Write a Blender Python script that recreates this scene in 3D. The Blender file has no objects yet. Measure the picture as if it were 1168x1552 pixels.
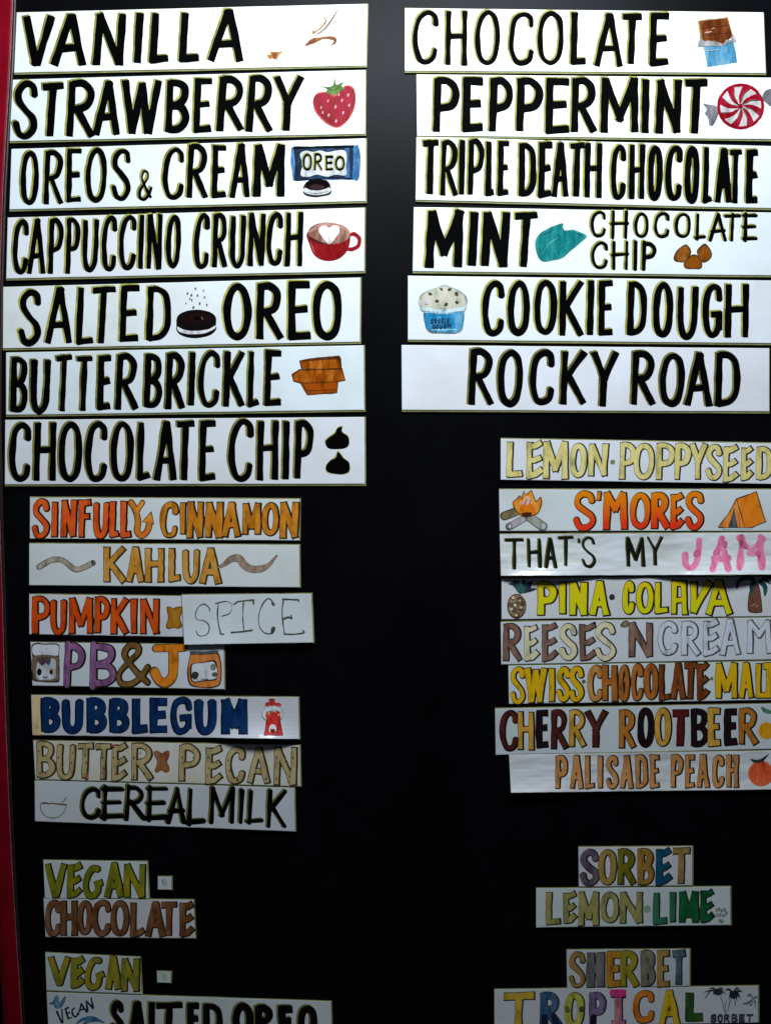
import bpy, math, random
import numpy as np
random.seed(7)
SC = bpy.context.scene
COL = SC.collection
# ------------------------------------------------------------------ camera, world, lamps, exposure
D = 1.30                       # camera distance from the board, 1 photo pixel = 1 mm on the board
CX, CY, ZC = 584.0, 776.0, 1.75
cam = bpy.data.cameras.new('camera'); camo = bpy.data.objects.new('camera', cam); COL.objects.link(camo)
camo.location = (0, -D, ZC); camo.rotation_euler = (math.radians(90), 0, 0)
cam.sensor_fit = 'VERTICAL'; cam.sensor_height = 24.0; cam.lens = 24.0*D/1.552
cam.clip_start = .01; cam.clip_end = 50
SC.camera = camo
w = bpy.data.worlds.new('World'); SC.world = w; w.use_nodes = True
w.node_tree.nodes['Background'].inputs[0].default_value = (.62, .72, 1, 1)
w.node_tree.nodes['Background'].inputs[1].default_value = .026
def area(name, loc, target, sx, sy, power, color):
    l = bpy.data.lights.new(name, 'AREA'); l.shape = 'RECTANGLE'; l.size = sx; l.size_y = sy
    l.energy = power; l.color = color
    o = bpy.data.objects.new(name, l); COL.objects.link(o); o.location = loc
    from mathutils import Vector
    o.rotation_euler = (Vector(target)-Vector(loc)).to_track_quat('-Z', 'Y').to_euler()
    return o
area('ceiling_lamp', (.12, -.86, ZC+.776+.40), (0, 0, ZC+.52), .8, .24, 28.5, (.885, .97, 1.05))
SC.view_settings.view_transform = 'Standard'; SC.view_settings.look = 'None'
SC.view_settings.exposure = 0; SC.view_settings.gamma = 1
try: SC.cycles.max_bounces = 6
except Exception: pass

# ------------------------------------------------------------------ helpers
def P(u, v, h=0.0):            # a spot on the board plane (mm) at height h (m) above it
    k = (D-h)/D*.001
    return ((u-CX)*k, -h, ZC-(v-CY)*k)
def lin(c): return tuple(((x/255/12.92) if x/255 <= .04045 else ((x/255+.055)/1.055)**2.4) for x in c)
EV = [(0,1.5),(100,1.4),(300,1.1),(500,.85),(700,.62),(850,.46),(1000,.37),(1200,.27),(1400,.21),(1600,.17)]
def illum(v): return float(np.interp(v, [a for a, b in EV], [b for a, b in EV]))
def alb(c, v):
    a = [max(.0008, x/illum(v)/t) for x, t in zip(lin(c), (.92, 1.0, 1.09))]; m = max(1, max(a)/.84)
    return tuple(x/m for x in a)
MATS = {}
def nodes(name):
    m = bpy.data.materials.new(name); m.use_nodes = True
    nt = m.node_tree; return m, nt, nt.nodes['Principled BSDF']
def noise(nt, scale, detail=3, rough=.6, vec=None):
    n = nt.nodes.new('ShaderNodeTexNoise'); n.inputs['Scale'].default_value = scale
    n.inputs['Detail'].default_value = detail; n.inputs['Roughness'].default_value = rough
    if vec is not None: nt.links.new(vec, n.inputs['Vector'])
    return n
def pos(nt, sc=(1,1,1)):
    g = nt.nodes.new('ShaderNodeNewGeometry'); mp = nt.nodes.new('ShaderNodeMapping')
    mp.inputs['Scale'].default_value = sc; nt.links.new(g.outputs['Position'], mp.inputs['Vector']); return mp.outputs[0]
def ramp(nt, fac, stops):
    r = nt.nodes.new('ShaderNodeValToRGB'); e = r.color_ramp.elements
    while len(e) < len(stops): e.new(.5)
    for el, (p, c) in zip(e, stops): el.position = p; el.color = tuple(c)+(1,) if len(c) == 3 else c
    nt.links.new(fac, r.inputs[0]); return r.outputs[0]
def bump(nt, b, fac, strength, dist):
    n = nt.nodes.new('ShaderNodeBump'); n.inputs['Strength'].default_value = strength; n.inputs['Distance'].default_value = dist
    nt.links.new(fac, n.inputs['Height']); nt.links.new(n.outputs[0], b.inputs['Normal'])

def ink(c, v, c2=None, grad=None, rough=.4):
    """marker / watercolour pigment; c2 mottles in, grad=(vtop,vbottom) blends c to c2 down the letter"""
    key = (tuple(c), int(v/30), tuple(c2) if c2 else None, grad, rough)
    if key in MATS: return MATS[key]
    m, nt, b = nodes('marker_ink')
    a = alb(c, v)
    a2 = alb(c2, v) if c2 else tuple(min(.85, x*1.45+.004) for x in a)
    dark = tuple(x*.42 for x in a)
    vec = pos(nt, (1, 1, .35))
    n = noise(nt, 160, 3, .65, vec)
    if sum(c) < 60:
        col = ramp(nt, n.outputs[0], [(.3, tuple(x*.7 for x in a)), (.75, a)])
    else:
        n.inputs['Detail'].default_value = 5; n.inputs['Scale'].default_value = 110
        col = ramp(nt, n.outputs[0], [(.28, dark), (.47, a), (.66, a2)])
        if grad:
            g = nt.nodes.new('ShaderNodeSeparateXYZ'); gg = nt.nodes.new('ShaderNodeNewGeometry')
            nt.links.new(gg.outputs['Position'], g.inputs[0])
            mr = nt.nodes.new('ShaderNodeMapRange'); z0, z1 = P(0, grad[0])[2], P(0, grad[1])[2]
            mr.inputs[1].default_value = z0; mr.inputs[2].default_value = z1
            nt.links.new(g.outputs[2], mr.inputs[0])
            ad = nt.nodes.new('ShaderNodeMath'); ad.operation = 'MULTIPLY_ADD'
            nt.links.new(n.outputs[0], ad.inputs[0]); ad.inputs[1].default_value = .5
            sb = nt.nodes.new('ShaderNodeMath'); sb.operation = 'SUBTRACT'; sb.inputs[1].default_value = .25
            nt.links.new(mr.outputs[0], sb.inputs[0]); nt.links.new(sb.outputs[0], ad.inputs[2])
            col = ramp(nt, ad.outputs[0], [(.1, a), (.9, a2)])
    nt.links.new(col, b.inputs['Base Color'])
    b.inputs['Roughness'].default_value = rough if sum(c) > 60 else .7; b.inputs['Specular IOR Level'].default_value = (.06 if v < 640 else .15) if sum(c) > 60 else .02
    MATS[key] = m; return m

# ---- shapes as distance fields, turned into flat ink meshes
def catmull(pts, closed=False, n=7):
    p = [np.array(q, float) for q in pts]
    if len(p) < 3: return p
    if closed: q = [p[-1]]+p+[p[0], p[1]]
    else: q = [2*p[0]-p[1]]+p+[2*p[-1]-p[-2]]
    out = []
    for i in range(1, len(q)-2):
        a, b, c, d = q[i-1:i+3]
        for k in range(n):
            t = k/n
            out.append(.5*((2*b)+(c-a)*t+(2*a-5*b+4*c-d)*t*t+(3*b-a-3*c+d)*t**3))
    if not closed: out.append(p[-1])
    return out
class Field:
    """distance field in photo millimetres"""
    def __init__(s, x0, y0, x1, y1, cell):
        s.c = cell; s.x0 = x0; s.y0 = y0
        s.nx = int((x1-x0)/cell)+2; s.ny = int((y1-y0)/cell)+2
        s.X = x0+np.arange(s.nx)*cell; s.Y = y0+np.arange(s.ny)*cell
        s.d = np.full((s.ny, s.nx), 1e3)
    def seg(s, a, b, ra, rb, cut0=False, cut1=False):
        m = max(ra, rb)+3
        i0 = max(0, int((min(a[0], b[0])-m-s.x0)/s.c)); i1 = min(s.nx, int((max(a[0], b[0])+m-s.x0)/s.c)+2)
        j0 = max(0, int((min(a[1], b[1])-m-s.y0)/s.c)); j1 = min(s.ny, int((max(a[1], b[1])+m-s.y0)/s.c)+2)
        if i1 <= i0 or j1 <= j0: return
        X = s.X[None, i0:i1]; Y = s.Y[j0:j1, None]
        dx, dy = b[0]-a[0], b[1]-a[1]; L = math.hypot(dx, dy) or 1e-6
        t = ((X-a[0])*dx+(Y-a[1])*dy)/L
        tc = np.clip(t, 0, L)
        r = ra+(rb-ra)*tc/L
        d = np.hypot(X-a[0]-dx*tc/L, Y-a[1]-dy*tc/L)-r
        if cut0: d = np.maximum(d, -t)
        if cut1: d = np.maximum(d, t-L)
        s.d[j0:j1, i0:i1] = np.minimum(s.d[j0:j1, i0:i1], d)
    def stroke(s, pts, r, butt=True, taper=0):
        n = len(pts)-1
        for i in range(n):
            ra = rb = r
            if taper:
                f = lambda t: r*(1-taper*abs(2*t-1)**2)
                ra, rb = f(i/n), f((i+1)/n)
            s.seg(pts[i], pts[i+1], ra, rb, butt and i == 0, butt and i == n-1)
    def poly(s, pts):
        X = s.X[None, :]; Y = s.Y[:, None]
        inside = np.zeros((s.ny, s.nx), bool); dm = np.full((s.ny, s.nx), 1e9)
        n = len(pts)
        for i in range(n):
            ax, ay = pts[i]; bx, by = pts[(i+1) % n]
            dx, dy = bx-ax, by-ay; L2 = dx*dx+dy*dy or 1e-9
            t = np.clip(((X-ax)*dx+(Y-ay)*dy)/L2, 0, 1)
            dm = np.minimum(dm, (X-ax-dx*t)**2+(Y-ay-dy*t)**2)
            if ay != by:
                inside ^= ((ay > Y) != (by > Y)) & (X < (bx-ax)*(Y-ay)/(by-ay)+ax)
        d = np.sqrt(dm); s.d = np.minimum(s.d, np.where(inside, -d, d))
    def wobble(s, amp, wl=9.0, ph=0.0):
        X = s.X[None, :]; Y = s.Y[:, None]
        r = random.Random(int(ph*97)+5)
        for k in range(6):
            a = r.uniform(0, 6.28); q = r.uniform(.6, 3.6); f = 6.28/(wl*2*q); p = r.uniform(0, 6.28)
            s.d = s.d+amp*.26*q**.5*np.sin(f*(X*math.cos(a)+Y*math.sin(a))+p)
class Ink:
    """collects layers of flat shapes into one mesh; heights follow the strip's surface"""
    def __init__(s, strip): s.strip = strip; s.v = []; s.f = []; s.mi = []; s.m = []
    def add(s, F, thr, h, mat, dx=0.0, dy=0.0):
        if mat not in s.m: s.m.append(mat)
        mi = s.m.index(mat); d = F.d-thr; c = F.c
        ins = d < 0
        full = ins[:-1, :-1] & ins[1:, :-1] & ins[:-1, 1:] & ins[1:, 1:]
        anyc = ins[:-1, :-1] | ins[1:, :-1] | ins[:-1, 1:] | ins[1:, 1:]
        S = s.strip
        def quadrun(j, i0, i1):
            b = len(s.v); y = F.y0+j*c+dy; x0 = F.x0+i0*c+dx; x1 = F.x0+i1*c+dx
            for (x, yy) in ((x0, y), (x1, y), (x1, y+c), (x0, y+c)): s.v.append(S.at(x, yy, h))
            s.f.append((b+3, b+2, b+1, b)); s.mi.append(mi)
        step = 14 if S.warped else 100000
        for j in range(F.ny-1):
            row = full[j]
            if not row.any(): continue
            e = np.flatnonzero(np.diff(np.concatenate(([0], row.view(np.int8), [0]))))
            for a, b in zip(e[::2], e[1::2]):
                a = int(a); b = int(b)
                while a < b: quadrun(j, a, min(b, a+step)); a += step
        jj, ii = np.nonzero(anyc & ~full)
        for j, i in zip(jj.tolist(), ii.tolist()):
            cs = [(i, j), (i+1, j), (i+1, j+1), (i, j+1)]
            vals = [d[y, x] for x, y in cs]; pl = []
            for k in range(4):
                a, b = vals[k], vals[(k+1) % 4]
                if a < 0: pl.append(cs[k])
                if (a < 0) != (b < 0):
                    t = a/(a-b); A, B = cs[k], cs[(k+1) % 4]
                    pl.append((A[0]+(B[0]-A[0])*t, A[1]+(B[1]-A[1])*t))
            if len(pl) < 3: continue
            b0 = len(s.v)
            for x, y in pl: s.v.append(S.at(F.x0+x*c+dx, F.y0+y*c+dy, h))
            s.f.append(tuple(range(b0+len(pl)-1, b0-1, -1))); s.mi.append(mi)
    def build(s, name, parent, label=None):
        if not s.f: return None
        me = bpy.data.meshes.new(name); me.from_pydata([tuple(p) for p in s.v], [], s.f)
        for m in s.m: me.materials.append(m)
        me.polygons.foreach_set('material_index', s.mi); me.update()
        o = bpy.data.objects.new(name, me); COL.objects.link(o)
        if parent: o.parent = parent
        if label: o['label'] = label
        return o

# ---- hand lettering alphabet: strokes in a unit box, l = straight, c = curved
G = {
'A': [('l', [(0,1),(.47,0)]), ('l', [(.53,0),(1,1)]), ('l', [(.2,.69),(.82,.67)]), ('r', [(.45,.0),(.55,.0)])],
'a': [('l', [(0,1),(.08,.05)]), ('l', [(.85,.05),(1,1)]), ('l', [(.08,.03),(.85,.03)]), ('l', [(.05,.6),(.92,.58)])],
'B': [('l', [(0,0),(0,1)]), ('c', [(0,0),(.5,.01),(.86,.1),(.88,.3),(.6,.44),(.1,.49)]), ('c', [(.1,.49),(.7,.52),(1,.68),(.96,.86),(.6,.98),(0,1)])],
'C': [('c', [(1,.26),(.93,.07),(.58,0),(.2,.12),(.02,.4),(.03,.7),(.25,.95),(.58,1),(.9,.92),(1,.74)])],
'D': [('l', [(0,0),(0,1)]), ('c', [(0,0),(.45,.01),(.86,.14),(1,.45),(.95,.78),(.6,.95),(0,1)])],
'E': [('l', [(0,0),(0,1)]), ('l', [(-.02,.0),(.97,0)]), ('l', [(0,.49),(.84,.47)]), ('l', [(-.02,1),(1,.98)])],
'e': [('l', [(0,.03),(0,1)]), ('l', [(0,.1),(.55,.07),(.95,0)]), ('l', [(0,.52),(.5,.52),(.9,.44)]), ('l', [(0,1),(.55,.96),(1,.84)])],
'F': [('l', [(0,0),(0,1)]), ('l', [(0,.03),(1,0)]), ('l', [(0,.43),(.85,.42)])],
'G': [('c', [(1,.28),(.9,.06),(.55,0),(.15,.12),(.0,.45),(.06,.8),(.35,1),(.75,.96),(.97,.8)]), ('l', [(.97,.86),(.97,.56)]), ('l', [(.55,.57),(1,.56)])],
'g': [('c', [(.85,.05),(.45,.05),(.12,.35),(.02,.7),(.2,.98),(.55,1),(.8,.85),(.85,.6)]), ('l', [(.75,.6),(1,.55)])],
'H': [('l', [(0,0),(0,1)]), ('l', [(1,0),(1,1)]), ('l', [(0,.47),(1,.45)])],
'I': [('l', [(.5,0),(.5,1)])],
'J': [('l', [(0,.03),(1,0)]), ('c', [(.75,0),(.75,.5),(.7,.85),(.4,1),(.12,.9),(0,.65)])],
'j': [('c', [(.85,0),(.85,.4),(.72,.8),(.45,1),(.12,.9),(0,.55)])],
'K': [('l', [(0,0),(0,1)]), ('l', [(.95,0),(.08,.52)]), ('l', [(.2,.45),(1,1)])],
'L': [('l', [(.02,0),(0,1)]), ('l', [(-.02,1),(1,.97)])],
'l': [('l', [(.02,0),(0,1)]), ('l', [(0,1),(.5,.98),(1,.88)])],
'M': [('l', [(0,1),(.02,0)]), ('l', [(.04,0),(.5,.78)]), ('l', [(.5,.78),(.95,0)]), ('l', [(.97,0),(1,1)])],
'm': [('l', [(0,1),(.06,0)]), ('l', [(.06,0),(.5,.42)]), ('l', [(.5,.42),(.93,0)]), ('l', [(.93,0),(1,1)])],
'N': [('l', [(0,1),(.03,0)]), ('l', [(.05,0),(.95,1)]), ('l', [(.97,1),(1,0)])],
'O': [('o', [(.5,0),(.14,.14),(0,.5),(.13,.87),(.5,1),(.87,.87),(1,.48),(.87,.12)])],
'P': [('l', [(.03,0),(0,1)]), ('c', [(.03,0),(.55,.0),(.95,.14),(1,.33),(.75,.52),(.05,.58)])],
'R': [('l', [(.03,0),(0,1)]), ('c', [(.03,0),(.5,.0),(.84,.12),(.87,.3),(.65,.46),(.08,.53)]), ('l', [(.28,.5),(1,1)])],
'S': [('c', [(.95,.23),(.82,.04),(.42,0),(.1,.14),(.12,.32),(.5,.5),(.88,.66),(.95,.85),(.62,1),(.22,.97),(0,.74)])],
's': [('c', [(.92,.06),(.5,0),(.15,.14),(.22,.36),(.7,.58),(.95,.8),(.6,1),(.25,.97),(0,.78)])],
'T': [('l', [(0,.02),(1,0)]), ('l', [(.52,0),(.46,1)])],
'U': [('c', [(.0,0),(.0,.45),(.05,.82),(.3,1),(.65,1),(.92,.82),(.98,.45),(1,0)])],
'V': [('l', [(0,0),(.46,1)]), ('l', [(.54,1),(1,0)]), ('r', [(.46,1),(.54,1)])],
'v': [('l', [(.03,0),(.06,.98)]), ('l', [(.08,.98),(.95,0)])],
'W': [('l', [(0,0),(.24,1)]), ('l', [(.26,1),(.5,.05)]), ('l', [(.5,.05),(.74,1)]), ('l', [(.76,1),(1,0)])],
'Y': [('l', [(0,0),(.5,.5)]), ('l', [(1,0),(.48,.52)]), ('l', [(.48,.45),(.46,1)])],
'&': [('c', [(.95,.95),(.55,.62),(.22,.25),(.35,.02),(.6,.02),(.66,.2),(.4,.42),(.08,.7),(.12,.94),(.42,1),(.72,.85),(.95,.55)])],
"'": [('l', [(.6,0),(.35,1)])],
'#': [('l', [(0,0),(1,0)]), ('l', [(.5,0),(.5,1)]), ('l', [(0,1),(1,1)])],
}
def glyph(ch, bx, w, shear, rnd, jit=.018):
    x0, x1, y0, y1 = bx; H = y1-y0-w; W = max(x1-x0-w, .01)
    out = []
    for kind, pts in G[ch]:
        q = []
        for (x, y) in pts:
            X = x*W+(rnd.uniform(-jit, jit)*W)+shear*(1-y)*H; Y = y*H+rnd.uniform(-jit, jit)*H*.5
            q.append((X, Y))
        out.append((kind, q))
    xs = [p[0] for k, q in out for p in q]; mn, mx = min(xs), max(xs)
    sx = W/(mx-mn) if mx-mn > W*.3 and ch not in "I'" else 1
    cx = (x0+x1)/2
    res = []
    for k, q in out:
        if ch in "I'": qq = [(cx+(p[0]-(mn+mx)/2), y0+w/2+p[1]) for p in q]
        else: qq = [(x0+w/2+(p[0]-mn)*sx, y0+w/2+p[1]) for p in q]
        # straight vertical ends reach the full letter height
        if k == 'l':
            def ext(p, o):
                dx, dy = p[0]-o[0], p[1]-o[1]; L = math.hypot(dx, dy) or 1
                return (p[0]+dx/L*w*.38, p[1]+dy/L*w*.38)
            a, b = qq[0], qq[-1]
            qa = ext(a, qq[1]); qb = ext(b, qq[-2]); qq = [qa]+qq[1:-1]+[qb]
            res.append(('l', qq))
        elif k == 'r': res.append(('r', qq))
        elif k == 'c': res.append(('c', [tuple(p) for p in catmull(qq)]))
        else:
            c = catmull(qq, True); res.append(('o', [tuple(p) for p in c]+[tuple(c[0])]))
    return res
VW = {'a':(0,0,3.893),'b':(290,0,3.893),'c':(0,205,3.893),'d':(290,205,3.893),'e':(0,415,3.893),'f':(290,415,3.893),
 'g':(0,625,3.893),'h':(290,625,3.893),'i':(30,740,5.078),'j':(250,740,5.078),'k':(30,890,5.078),'l':(250,890,5.078),
 'm':(30,1045,5.078),'n':(250,1045,5.078),'o':(30,1180,5.078),'p':(250,1180,5.078),'q':(0,1290,3.768),'r':(0,1420,4.326),
 's':(250,1420,4.326),'A1':(595,0,3.893),'A2':(868,0,3.893),'B1':(595,205,3.893),'B2':(868,205,3.893),'C1':(595,415,3.893),
 'C2':(868,415,3.893),'D1':(740,650,5.309),'D2':(948,650,5.309),'E1':(740,800,5.309),'E2':(948,800,5.309),
 'F1':(740,930,5.309),'F2':(948,930,5.309),'G1':(740,1060,5.309),'G2':(948,1060,5.309),'H1':(800,1270,3.65),
 'I1':(730,1420,5.078),'I2':(938,1420,5.078)}
def T(view, p):
    ox, oy, s = VW[view]; return (ox+p[0]/s, oy+p[1]/s)
OLIVE = (146, 150, 72); OL2 = (98, 100, 44); OL3 = (52, 56, 26); BLK = (3, 3, 4)
PAL = {}
# ------------------------------------------------------------------ materials of the place
def mat_paper(tint, yellow=.0, wrinkle=.0, seed=0):
    m, nt, b = nodes('laminated_paper')
    vec = pos(nt); n = noise(nt, 9+seed % 5, 3, .55, vec)
    base = tint; dirty = tuple(a*q for a, q in zip(tint, (.93-yellow*.2, .92-yellow*.3, .88-yellow*.9)))
    nt.links.new(ramp(nt, n.outputs[0], [(.35, base), (.62, dirty), (.8, tuple(x*.9 for x in dirty))]), b.inputs['Base Color'])
    b.inputs['Roughness'].default_value = .33 if not wrinkle else .2
    b.inputs['Specular IOR Level'].default_value = .35
    if wrinkle >= .3: b.inputs['Coat Weight'].default_value = 1.; b.inputs['Coat Roughness'].default_value = .16; b.inputs['Coat IOR'].default_value = 1.6
    n2 = noise(nt, 38, 2, .5, vec)
    bump(nt, b, n2.outputs[0], min(1, .25+wrinkle*1.5), .0065 if wrinkle >= .3 else .0015)
    if wrinkle >= .3: n2.inputs['Scale'].default_value = 22; nt.links.new(pos(nt, (.55, 1, 1.5)), n2.inputs['Vector'])
    return m
def mat_simple(name, col, rough=.5, spec=.4, var=.25, scale=60, bmp=0.):
    m, nt, b = nodes(name); n = noise(nt, scale, 4, .6, pos(nt))
    nt.links.new(ramp(nt, n.outputs[0], [(.3, tuple(x*(1-var) for x in col)), (.7, tuple(x*(1+var) for x in col))]), b.inputs['Base Color'])
    b.inputs['Roughness'].default_value = rough; b.inputs['Specular IOR Level'].default_value = spec
    if bmp: bump(nt, b, n.outputs[0], bmp, .001)
    return m
M_EDGE = mat_simple('olive_magnet_backing', (.25, .25, .085), .6, .3)
def mat_board():
    m, nt, b = nodes('black_steel_board'); vec = pos(nt)
    n = noise(nt, 5, 5, .65, vec); n2 = noise(nt, 700, 2, .5, vec)
    nt.links.new(ramp(nt, n.outputs[0], [(.3, (.0015, .0015, .0022)), (.8, (.0035, .0035, .005))]), b.inputs['Base Color'])
    nt.links.new(ramp(nt, n.outputs[0], [(.3, (.34,)*3), (.75, (.40,)*3)]), b.inputs['Roughness'])
    b.inputs['Specular IOR Level'].default_value = .046
    bump(nt, b, n2.outputs[0], .06, .0005)
    return m

def mesh_obj(name, vs, fs, mats, parent=None, mi=None, smooth=False):
    me = bpy.data.meshes.new(name); me.from_pydata(vs, [], fs)
    for m in mats: me.materials.append(m)
    if mi: me.polygons.foreach_set('material_index', mi)
    if smooth: me.polygons.foreach_set('use_smooth', [True]*len(fs))
    me.update(); o = bpy.data.objects.new(name, me); COL.objects.link(o)
    if parent: o.parent = parent
    return o
# ------------------------------------------------------------------ the board, its frame, the wall
def box_px(u0, v0, u1, v1, h0, h1):
    vs = []
    for h in (h0, h1):
        for (u, v) in ((u0, v0), (u1, v0), (u1, v1), (u0, v1)):
            vs.append(((u-CX)*.001, -h, ZC-(v-CY)*.001))
    return vs, [(0,1,2,3), (7,6,5,4), (0,4,5,1), (1,5,6,2), (2,6,7,3), (3,7,4,0)]
root = bpy.data.objects.new('menu_board', None); COL.objects.link(root); root.location = (0, 0, ZC)
root['label'] = 'black magnetic menu board with red frame behind all the flavour strips'; root['category'] = 'menu board'
def keep(o, parent):            # parent without moving
    o.parent = parent; o.matrix_parent_inverse = parent.matrix_basis.inverted(); return o
bpy.context.view_layer.update()
vs, fs = box_px(-8, -260, 1420, 1800, -.012, 0)
o = mesh_obj('panel', vs, fs, [mat_board()]); keep(o, root)
EDGE = [(-260,30),(-100,23),(0,18.7),(60,17),(110,14.5),(180,10),(260,5),(330,2),(400,0),(520,-3),(650,-4),(780,-1),(850,1.2),(932,4),(1000,5.2),
        (1061,7.2),(1164,11),(1268,15.5),(1370,21),(1474,28),(1552,33),(1660,40),(1800,49)]
def edge(v): return float(np.interp(v, [a for a, b in EDGE], [b for a, b in EDGE]))
def sweep(name, prof, mat, off=0, smooth=True):
    ys = list(np.linspace(-260, 1800, 90)); vs = []; fs = []; n = len(prof)
    ex = [np.mean([edge(y+k) for k in (-50, -25, 0, 25, 50)]) for y in ys]
    for y, e in zip(ys, ex):
        for (dx, h) in prof: vs.append(P(e+dx+off, y, h))
    for i in range(len(ys)-1):
        for k in range(n-1):
            a = i*n+k; fs.append((a, a+1, a+1+n, a+n))
    o = mesh_obj(name, vs, fs, [mat], smooth=smooth); keep(o, root); return o
m_red, nt, b = nodes('red_painted_frame')
n = noise(nt, 30, 4, .6, pos(nt))
nt.links.new(ramp(nt, n.outputs[0], [(.3, (.16, .0012, .007)), (.7, (.23, .0022, .012))]), b.inputs['Base Color'])
b.inputs['Roughness'].default_value = .34; b.inputs['Specular IOR Level'].default_value = .12
prof = [(-27.5, .001)]+[(-27+3*math.sin(a), .014+.003*(1-math.cos(a))) for a in np.linspace(0, 1.57, 4)] + \
       [(-16, .0165), (-8, .0168)]+[(-2.2+2.2*math.sin(a), .0146+.002*math.cos(a)) for a in np.linspace(0, 1.57, 6)]+[(0, .001)]
sweep('frame_rail', prof, m_red)
m_highlight = mat_simple('painted_edge_highlight', (.34, .14, .15), .3, .6, .5, 90)  # paler red: light caught by the rail's rounded edge, painted as a thin bead
sweep('edge_highlight', [(.0, .0125), (.5, .0142), (1.0, .0142), (1.3, .012), (1.3, .002)], m_highlight)
m_trim = mat_simple('dark_brown_trim', (.02, .010, .009), .4, .4, .3, 80)
sweep('inner_trim', [(1.5, .001), (1.6, .009), (2.6, .0105), (5.0, .0105), (6.5, .008), (6.6, .0005)], m_trim)
# wall
def mat_wall():
    m, nt, b = nodes('painted_wall'); n = noise(nt, 40, 4, .6, pos(nt))
    nt.links.new(ramp(nt, n.outputs[0], [(.3, (.36, .34, .30)), (.7, (.42, .40, .36))]), b.inputs['Base Color'])
    b.inputs['Roughness'].default_value = .8; bump(nt, b, n.outputs[0], .3, .002); return m
vs, fs = box_px(-2500, -1500, 3500, 2520, -.10, -.02)
o = mesh_obj('wall', vs, fs, [mat_wall()]); o['kind'] = 'structure'

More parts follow.
